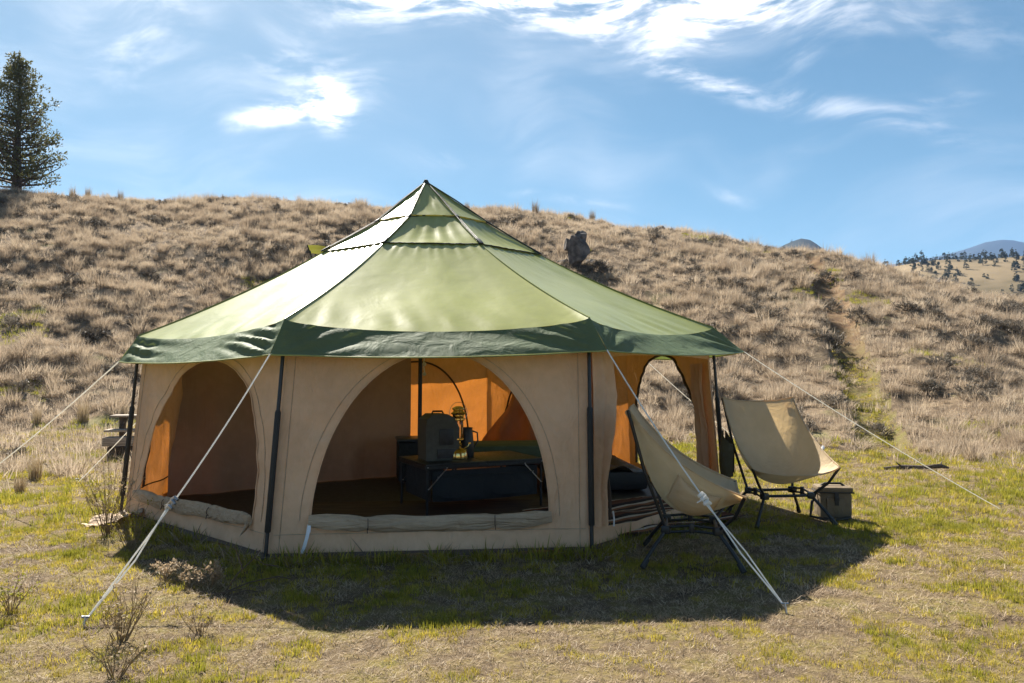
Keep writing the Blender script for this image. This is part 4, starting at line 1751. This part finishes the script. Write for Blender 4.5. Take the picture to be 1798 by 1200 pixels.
# brass lantern
p = tpos(.34, .34)
lan = empty('lantern', p, .3)
tag(lan, 'tall polished brass lantern standing on the table', 'lantern')
mb = MB()
mb.lathe([(.060, .0), (.075, .004), (.078, .015), (.074, .05), (.066, .075), (.040, .092), (.024, .10)], n=28)
mb.build('fuel_tank', M['brass'], lan)
mb = MB()
mb.lathe([(.022, .10), (.03, .11), (.03, .128), (.020, .134), (.020, .150), (.035, .156), (.045, .162), (.045, .172), (.036, .178)], n=24)
mb.build('burner', M['brass'], lan)
mb = MB()
mb.lathe([(.034, .178), (.040, .22), (.040, .28), (.034, .318)], n=24)
mb.build('globe', M['glass'], lan)
for i in range(4):
    a = i * math.pi / 2 + .4
    mb = MB()
    mb.tube([(.047 * math.cos(a), .047 * math.sin(a), .165), (.047 * math.cos(a), .047 * math.sin(a), .325)], .0035, 6)
    mb.build('guard_rod', M['brass'], lan)
mb = MB()
mb.lathe([(.046, .318), (.054, .324), (.054, .336), (.044, .342), (.048, .356), (.048, .366), (.06, .372), (.062, .38), (.044, .392), (.040, .402), (.052, .412), (.050, .422), (.022, .436), (.0, .438)], n=28)
mb.build('hood', M['brass'], lan)
mb = MB()
mb.tube([(.05, 0, .085), (.085, 0, .105), (.092, 0, .125)], .008, 8)
mb.lathe([(.0, -.008), (.013, -.006), (.013, .006), (.0, .008)], (.094, 0, .13), 10)
mb.tube([(.055, .03, .07), (.08, .045, .07)], .006, 8)
mb.build('valve', M['brass'], lan)
mb = MB()
mb.tube([(.056, 0, .33)] + [(.075 * math.cos(t), 0, .38 + .09 * math.sin(t)) for t in np.linspace(-.2, 3.34, 16)] + [(-.056, 0, .33)], .0025, 5)
mb.build('bail_handle', M['steel'], lan)

# dark jug behind the lantern
p = tpos(.465, .58)
jug = empty('jug', p, .2)
tag(jug, 'dark enamel jug on the table right behind the brass lantern', 'jug')
mb = MB()
mb.lathe([(.062, 0), (.066, .006), (.064, .12), (.056, .20), (.052, .235), (.056, .245), (.049, .243), (.046, .2), (.0, .19)], n=24)
mb.build('jug_body', M['pot'], jug)
mb = MB()
mb.tube([(.054, 0, .215), (.095, 0, .20), (.10, 0, .13), (.063, 0, .07)], .007, 8)
mb.build('handle', M['pot'], jug)

# green camp bed behind the table
cot = empty('camp_bed', (.02, 8.05, .03), .12)
tag(cot, 'low green padded camp bed behind the table', 'bed')
mb = MB()
mb.box((0, 0, .34), (1.25, .55, .13), None, .05)
mb.build('padding', M['cot'], cot)
mb = MB()
for yy in (-.27, .27):
    mb.tube([(-.66, yy, .27), (.66, yy, .27)], .014, 8)
mb.build('side_rail', M['black'], cot)
for xx in (-.5, 0, .5):
    mb = MB()
    mb.tube([(xx - .1, -.27, .0), (xx - .1, -.27, .26)], .011, 6)
    mb.tube([(xx - .1, .27, .0), (xx - .1, .27, .26)], .011, 6)
    mb.tube([(xx - .1, -.27, .012), (xx - .1, .27, .012)], .011, 6)
    mb.build('leg', M['black'], cot)
o = MB()
o.box((-.95, 8.25, .24), (.46, .4, .40), Euler((0, 0, .2)).to_matrix(), .03)
o = o.build('storage_box', M['shelf'])
tag(o, 'dark storage box on the floor behind the centre pole', 'box')
mb = MB()
mb.box((-.95, 8.25, .455), (.48, .42, .03), Euler((0, 0, .2)).to_matrix(), .01)
mb.build('lid', M['pot'], o)


# ------------------------------------------------------------------ chairs
def make_chair():
    """camp chair facing local -Y: sling seat hung on four struts over a low hub frame"""
    c = empty('camp_chair')
    TLc, TRc = Vector((-.30, .36, .93)), Vector((.30, .36, .93))
    FLc, FRc = Vector((-.34, -.30, .435)), Vector((.34, -.30, .435))

    def sling(u, v):
        # u across, v from the top of the back to the front lip
        l = lerp(TLc, FLc, v); r = lerp(TRc, FRc, v)
        side = Vector((0, .05, -.05)) * hump(v)                 # edges bow slightly
        p = lerp(l, r, u) + side
        hu = hump(u) ** .75
        belly = hump(v ** 1.45) * hu
        p = p + Vector((0, .12, -.26)) * belly
        p.z -= .032 * hu * (1 - v) ** 6 + .06 * hu * v ** 6     # sagging top hem and front lip
        p.y += .035 * hu * (1 - v) ** 3
        p = p + Vector((0, .5, .8)) * (nz(u * 4 + 3, v * 5, 19, .010) * hu)
        return p
    mb = MB()
    mb.patch(sling, 40, 44)
    seat = mb.build('seat', M['seat'], c)
    mb = MB()
    rim = [sling(0, t) for t in np.linspace(0, 1, 24)] + [sling(t, 1) for t in np.linspace(.05, 1, 20)] + [sling(1, t) for t in np.linspace(.95, 0, 24)] + [sling(t, 0) for t in np.linspace(.95, 0, 20)]
    mb.tube(rim, .006, 6, cap=False)
    mb.build('hem', M['seat'], seat)
    for (cx, a) in ((0, 0), (1, 0), (0, 1), (1, 1)):
        # reinforced corner pockets that hold the strut tips
        mb = MB()

        def pk(u, v):
            uu = (u * .13) if cx == 0 else 1 - u * .13
            vv = (v * .10) if a == 0 else 1 - v * .10
            return sling(uu, vv) + Vector((0, .012, -.012))
        mb.patch(pk, 6, 6)
        mb.build('corner_pocket', M['seat'], seat)
    # hub frame
    hz_ = .205
    hub = {}
    for sx in (-1, 1):
        for sy in (-1, 1):
            h = Vector((sx * .185, sy * .15, hz_))
            hub[(sx, sy)] = h
            mb = MB()
            mb.box(h, (.05, .055, .05), Euler((0, 0, sx * sy * .3)).to_matrix(), .010)
            mb.build('hub', M['black'], c)
            foot = Vector((sx * .31, sy * .29, 0.0))
            mb = MB()
            mb.tube([h, lerp(h, foot, .55) + Vector((0, 0, .012)), foot + Vector((0, 0, .012))], .0115, 9)
            lg = mb.build('leg', M['black'], c)
            mb = MB()
            d = (foot - h).normalized()
            mb.tube([foot - d * .06, foot - d * .03, foot], [.014, .016, .017], 9)
            mb.build('foot_cap', M['bagdark'], lg)
            tip = {(-1, -1): FLc, (1, -1): FRc, (-1, 1): TLc, (1, 1): TRc}[(sx, sy)]
            bend = lerp(h, tip, .5) + Vector((sx * .012, sy * .02, -.01))
            mb = MB()
            mb.tube([h, bend, tip + Vector((0, .01, -.005))], .0105, 9)
            mb.build('strut', M['black'], c)
    for sy in (-1, 1):
        mb = MB()
        mb.tube([hub[(-1, sy)], hub[(1, sy)]], .011, 8)
        mb.build('cross_bar', M['black'], c)
    for sx in (-1, 1):
        for dz in (-.016, .016):
            mb = MB()
            mb.tube([hub[(sx, -1)] + Vector((0, 0, dz)), Vector((sx * .19, 0, hz_ + dz + .014)), hub[(sx, 1)] + Vector((0, 0, dz))], .008, 8)
            mb.build('side_bar', M['black'], c)
        mb = MB()
        mb.box((sx * .19, 0, hz_ + .014), (.024, .03, .06), None, .006)
        mb.build('clamp', M['black'], c)
    return c, sling


def copy_tree(o, parent=None):
    c = o.copy()
    link(c, parent)
    for ch in list(o.children):
        copy_tree(ch, c)
    return c


chair, SL = make_chair()
tag(chair, 'tan camp chair facing the camera, standing beside a small cooler bag', 'chair', 'camp chairs beside the tent')
chair2 = copy_tree(chair)
chair2['label'] = 'tan camp chair seen from its side in front of the tent doorway'
chair.location = (2.07, 6.22, .015)
chair.rotation_euler = (0, 0, R(7))
chair2.location = (1.11, 4.98, .015)
chair2.rotation_euler = (0, 0, R(79))
# side pouch that hangs on the first chair, stitched pocket on the second
mb = MB()
mb.patch(lambda u, v: Vector((-.345 - .07 * hump(u) ** .5 * hump(.15 + .6 * v), lerp(.05, .24, u), lerp(.58, .33, v) + .10 * u * (1 - v) - .02 * math.sin(u * 9) * v)), 14, 12)
mb.patch(lambda u, v: Vector((-.335 + .03 * hump(u) * v, lerp(.05, .24, u), lerp(.58, .33, v) + .10 * u * (1 - v) - .02 * math.sin(u * 9) * v)), 14, 12)
mb.build('side_pouch', M['pocket'], chair)
mb = MB()
mb.box(SL(1, .70) + Vector((.004, 0, .004)), (.014, .03, .045), Euler((.7, 0, 0)).to_matrix(), .002)
mb.build('tag', M['white'], chair)
mb = MB()
def spk(u, v):
    return SL(lerp(.02, .20, u), lerp(.55, .86, v)) + Vector((-.02 - .04 * hump(u) ** .5 * hump(v) ** .5, .012, -.022 - .025 * hump(v)))


mb.patch(spk, 16, 16)
mb.tube([spk(0, t) for t in np.linspace(0, 1, 12)] + [spk(t, 1) for t in np.linspace(.1, 1, 10)] + [spk(1, t) for t in np.linspace(.9, 0, 12)], .004, 5)
mb.tube([spk(t, 0) + Vector((0, 0, .004)) for t in np.linspace(0, 1, 10)], .006, 5)
mb.build('side_pocket', M['seat'], chair2)

# cooler bag
bag = empty('cooler_bag', (2.53, 6.33, .012), R(-6))
tag(bag, 'small brown soft cooler bag on the grass behind the chair', 'bag')
mb = MB()
mb.box((0, 0, .108), (.25, .20, .20), None, .032)
mb.build('bag_body', M['bag'], bag)
mb = MB()
mb.box((0, 0, .226), (.262, .212, .045), None, .02)
lid = mb.build('lid', M['bag'], bag)
mb = MB()
mb.tube([(sx * .133, sy * .108, .207) for sx, sy in ((-1, -1), (1, -1), (1, 1), (-1, 1), (-1, -1))], .005, 6)
mb.build('zip', M['bagdark'], lid)
mb = MB()
mb.tube([(-.09, 0, .246), (-.06, 0, .266), (.06, 0, .266), (.09, 0, .246)], .009, 8)
mb.build('handle', M['bagdark'], lid)
mb = MB()
mb.box((0, -.106, .10), (.15, .014, .13), None, .008)
mb.build('front_pocket', M['bag'], bag)
mb = MB()
mb.bar((.0, -.114, .205), (.0, -.118, .11), .03, .006, (0, 1, 0), .002)
mb.box((0, -.118, .16), (.036, .012, .03), None, .003)
mb.build('buckle_strap', M['bagdark'], bag)
mb = MB()
mb.tube([(-.13, -.02, .20), (-.17, -.05, .12), (-.19, -.08, .02), (-.12, -.15, .012), (.02, -.16, .012), (.10, -.12, .02)], .011, 6)
mb.build('shoulder_strap', M['bagdark'], bag)


# ------------------------------------------------------------------ guy lines
def guy(tip, stake, label, knot=None, grp='white guy lines holding out the tent eaves', r=.0055, ks=1.0):
    tip, stake = Vector(tip), Vector(stake)
    g = empty('guy_line', stake)
    tag(g, label, 'guy rope', grp)
    o = stake

    def loc(p): return p - o
    d = (stake - tip).normalized()
    mb = MB()
    top = [lerp(tip, stake, t) - Vector((0, 0, .03 * hump(t))) for t in np.linspace(0, 1, 14)]
    k = knot if knot is not None else .0
    if knot:
        kp = lerp(tip, stake, k) - Vector((0, 0, .03 * hump(k)))
        side = d.cross(Vector((0, 0, 1))).normalized()
        mb.tube([loc(lerp(tip, kp, t) - Vector((0, 0, .02 * hump(t)))) for t in np.linspace(0, 1, 10)], r, 6)
        mb.tube([loc(kp), loc(lerp(kp, stake, .5) + side * .012), loc(stake + Vector((0, 0, .03)))], r, 6)
        mb.tube([loc(kp + side * .018), loc(lerp(kp, stake, .5) - side * .022 + Vector((0, 0, .006))), loc(stake + Vector((0, 0, .03)))], r * .9, 6)
    else:
        mb.tube([loc(p) for p in top], r, 6)
    mb.build('rope', M['rope'], g)
    if knot:
        mb = MB()
        for (q, s) in ((0, .016), (.03, .013), (-.025, .012)):
            c = loc(kp + d * q)
            mb.tube([c - side * .02 * ks, c + Vector((0, 0, s)), c + side * .024 * ks], [.008 * ks, .012 * ks, .008 * ks], 7)
        mb.tube([loc(kp + side * .02), loc(kp + side * .05 * ks + Vector((0, 0, -.012)))], .004, 5)
        mb.build('rope_tensioner', M['rope'] if ks > 1 else M['steel'], g)
    mb = MB()
    mb.tube([(0.0, 0, .05) - d * .0 if False else Vector((0, 0, .05)), Vector((d.x * .03, d.y * .03, -.06))], .006, 7)
    mb.tube([Vector((-.018, 0, .045)), Vector((.018, 0, .045))], .006, 6)
    mb.build('stake', M['steel'], g)
    return g


def flat(px, py):
    x, y, z = on_ground(px, py)
    return Vector((x, y, z))


guy(TP[0], flat(150, 1104), 'white guy rope from the near left eave corner to a stake', .60, r=.0050)
guy(TP[1], flat(1378, 1078), 'white guy rope from the near right eave corner, crossing the chair', .615, r=.0050, ks=1.15)
guy(TP[2], flat(1757, 895), 'long thin guy rope from the far right eave corner across the grass', r=.0040)
guy(TP[7], flat(-75, 872), 'guy rope from the far left eave corner running out of view', r=.0050)
guy(TP[6], flat(135, 850), 'short visible guy rope behind the left wall staked in green grass', r=.0045)
guy(TP[3], flat(1345, 812), 'guy rope behind the tent seen through the right window', r=.0045)

# ------------------------------------------------------------------ things around the tent
x, y, z = on_ground(214, 806)
bench = empty('wooden_bench', (x, y, z), R(8))
tag(bench, 'old plank bench half hidden behind the left tent wall', 'bench')
k = y / 1400.0
for (dz, th, dy, mt, w_) in ((74, 3.5, .12, 'wood', 120), (50, 4, -.05, 'wood', 124), (32, 15, -.12, 'wood', 122)):
    mb = MB()
    mb.box((38 * k, dy, dz * k), (w_ * k, .22, th * k), None, .01)
    mb.build('plank', M[mt], bench)
for dx in (-4, 72):
    mb = MB()
    mb.box((dx * k, .1, 38 * k), (8 * k, .10, 70 * k), None, .008)
    mb.build('post', M['darkwood'], bench)
mb = MB()
mb.box((10 * k, .02, 12 * k), (60 * k, .3, 22 * k), None, .03)
mb.build('footing', M['darkwood'], bench)
mb = MB()
mb.bar((-2 * k, .04, 53 * k), (6 * k, .04, 72 * k), .03, .03)
mb.build('brace', M['darkwood'], bench)

x, y, z = on_ground(1608, 824)
log = empty('dead_branch', (x, y, z - .012), .05)
log.scale = (.8, .8, .8)
tag(log, 'dark dead branch lying in the grass at right', 'branch')
mb = MB()
mb.tube([(-.46, .05, .02), (-.2, 0, .045), (.1, .02, .035), (.36, -.03, .06), (.48, -.02, .03)], [.02, .035, .03, .034, .012], 8)
mb.build('bough', M['bark'], log)
for (a, b, c) in (((-.2, 0, .04), (-.32, -.05, .12), .014), ((.1, 0, .03), (.22, -.12, .09), .012), ((.36, 0, .05), (.46, .1, .12), .010)):
    mb = MB()
    mb.tube([a, lerp(Vector(a), Vector(b), .6), b], [c, c * .8, c * .3], 6)
    mb.build('twig', M['darkwood'], log)


def weed(px, py, h, n, spread, seed, label, heads=True, mat='weed', headc='straw', thick=.0022, keep=.35):
    x, y, z = on_ground(px, py)
    o = empty('dry_weed', (x, y, z))
    tag(o, label, 'weed')
    g = np.random.default_rng(seed)
    st, hd = MB(), []
    for i in range(n):
        a = g.uniform(0, 6.28)
        ln = spread * g.uniform(.2, 1)
        L = h * g.uniform(.55, 1.05)
        d = np.array([math.cos(a) * ln, math.sin(a) * ln, 1.0])
        b = np.array([math.cos(a), math.sin(a), 0]) * .03 * g.uniform()
        p1 = b + d * L * .5 + g.normal(0, .01, 3)
        p2 = b + d * L * np.array([1.25, 1.25, 1]) + g.normal(0, .02, 3)
        st.tube([b, p1, p2], [thick, thick * .8, thick * .4], 4)
        hd.append(p2)
        for q in range(4):
            s = b + (p2 - b) * g.uniform(.35, .9)
            e = s + np.array([g.normal(0, .05), g.normal(0, .05), g.uniform(.03, .09)]) * (h / .45)
            st.tube([s, e], [thick * .6, thick * .3], 3)
            hd.append(e)
    st.build('stems', M['weed'], o)
    if heads:
        cl = [(tuple(p), .012 * g.uniform(.7, 1.5)) for p in hd if g.uniform() < keep]
        me = leaf_cloud(M[headc], 'seed_heads', cl, 6, .016, seed, 1)
        tag(link(bpy.data.objects.new('seed_heads', me), o), kind='stuff')
    return o


weed(188, 942, .50, 30, .45, 1, 'tall dead weed against the left corner of the tent', True)
weed(228, 965, .30, 20, .55, 2, 'bushy low weed under the near left guy rope', True, headc='yellow')
weed(212, 1130, .23, 26, .60, 3, 'brown twiggy weed beside the near left guy stake', True, headc='weed')
weed(292, 1022, .11, 10, .6, 4, 'pale seed heads leftmost along the shadow edge', True, keep=1)
weed(330, 1032, .10, 8, .6, 6, 'middle pale seed heads along the shadow edge', True, keep=1)
weed(372, 1036, .13, 14, .7, 5, 'largest cluster of pale seed heads along the shadow edge', True, keep=1)
weed(200, 1195, .15, 16, .8, 8, 'dark twiggy weed at the bottom left of the grass', True, headc='weed')
weed(18, 1078, .16, 16, .8, 9, 'grey green weed at the left edge of the grass', True, headc='green')
weed(350, 1115, .10, 12, .7, 10, 'small dead weed in the sun left of the tent shadow', True, headc='weed')
x, y, z = on_ground(392, 1045)
o = MB()
for pts in ([(0, 0, 0), (.06, .05, .10), (.13, .1, .17), (.16, .1, .21)], [(.0, 0, .01), (.12, .06, .05), (.26, .1, .07), (.33, .12, .05)], [(.05, 0, .0), (.13, -.02, .03), (.22, .03, .0)],
            [(.13, .1, .17), (.18, .12, .13), (.25, .12, .12)], [(-.12, -.05, .005), (.02, -.02, .02), (.1, 0, .03)], [(.08, .06, .12), (.03, .08, .24)]):
    o.tube([(x + a, y + b, z + c) for a, b, c in pts], .0035, 5)
tag(o.build('dead_stalk', M['straw']), 'bent pale dead stalks lying across the tent shadow', 'stalk')
mb = MB()
x, y, z = on_ground(200, 922)
mb.patch(lambda u, v: Vector((x + (u - .5) * .34, y + (v - .5) * .3, z + .03 + nz(u * 4, v * 4, 2, .05) + .05 * u)), 20, 16)
tag(mb.build('ground_cloth', M['canvas_roll']), 'crumpled pale cloth corner on the ground by left tent corner', 'cloth')
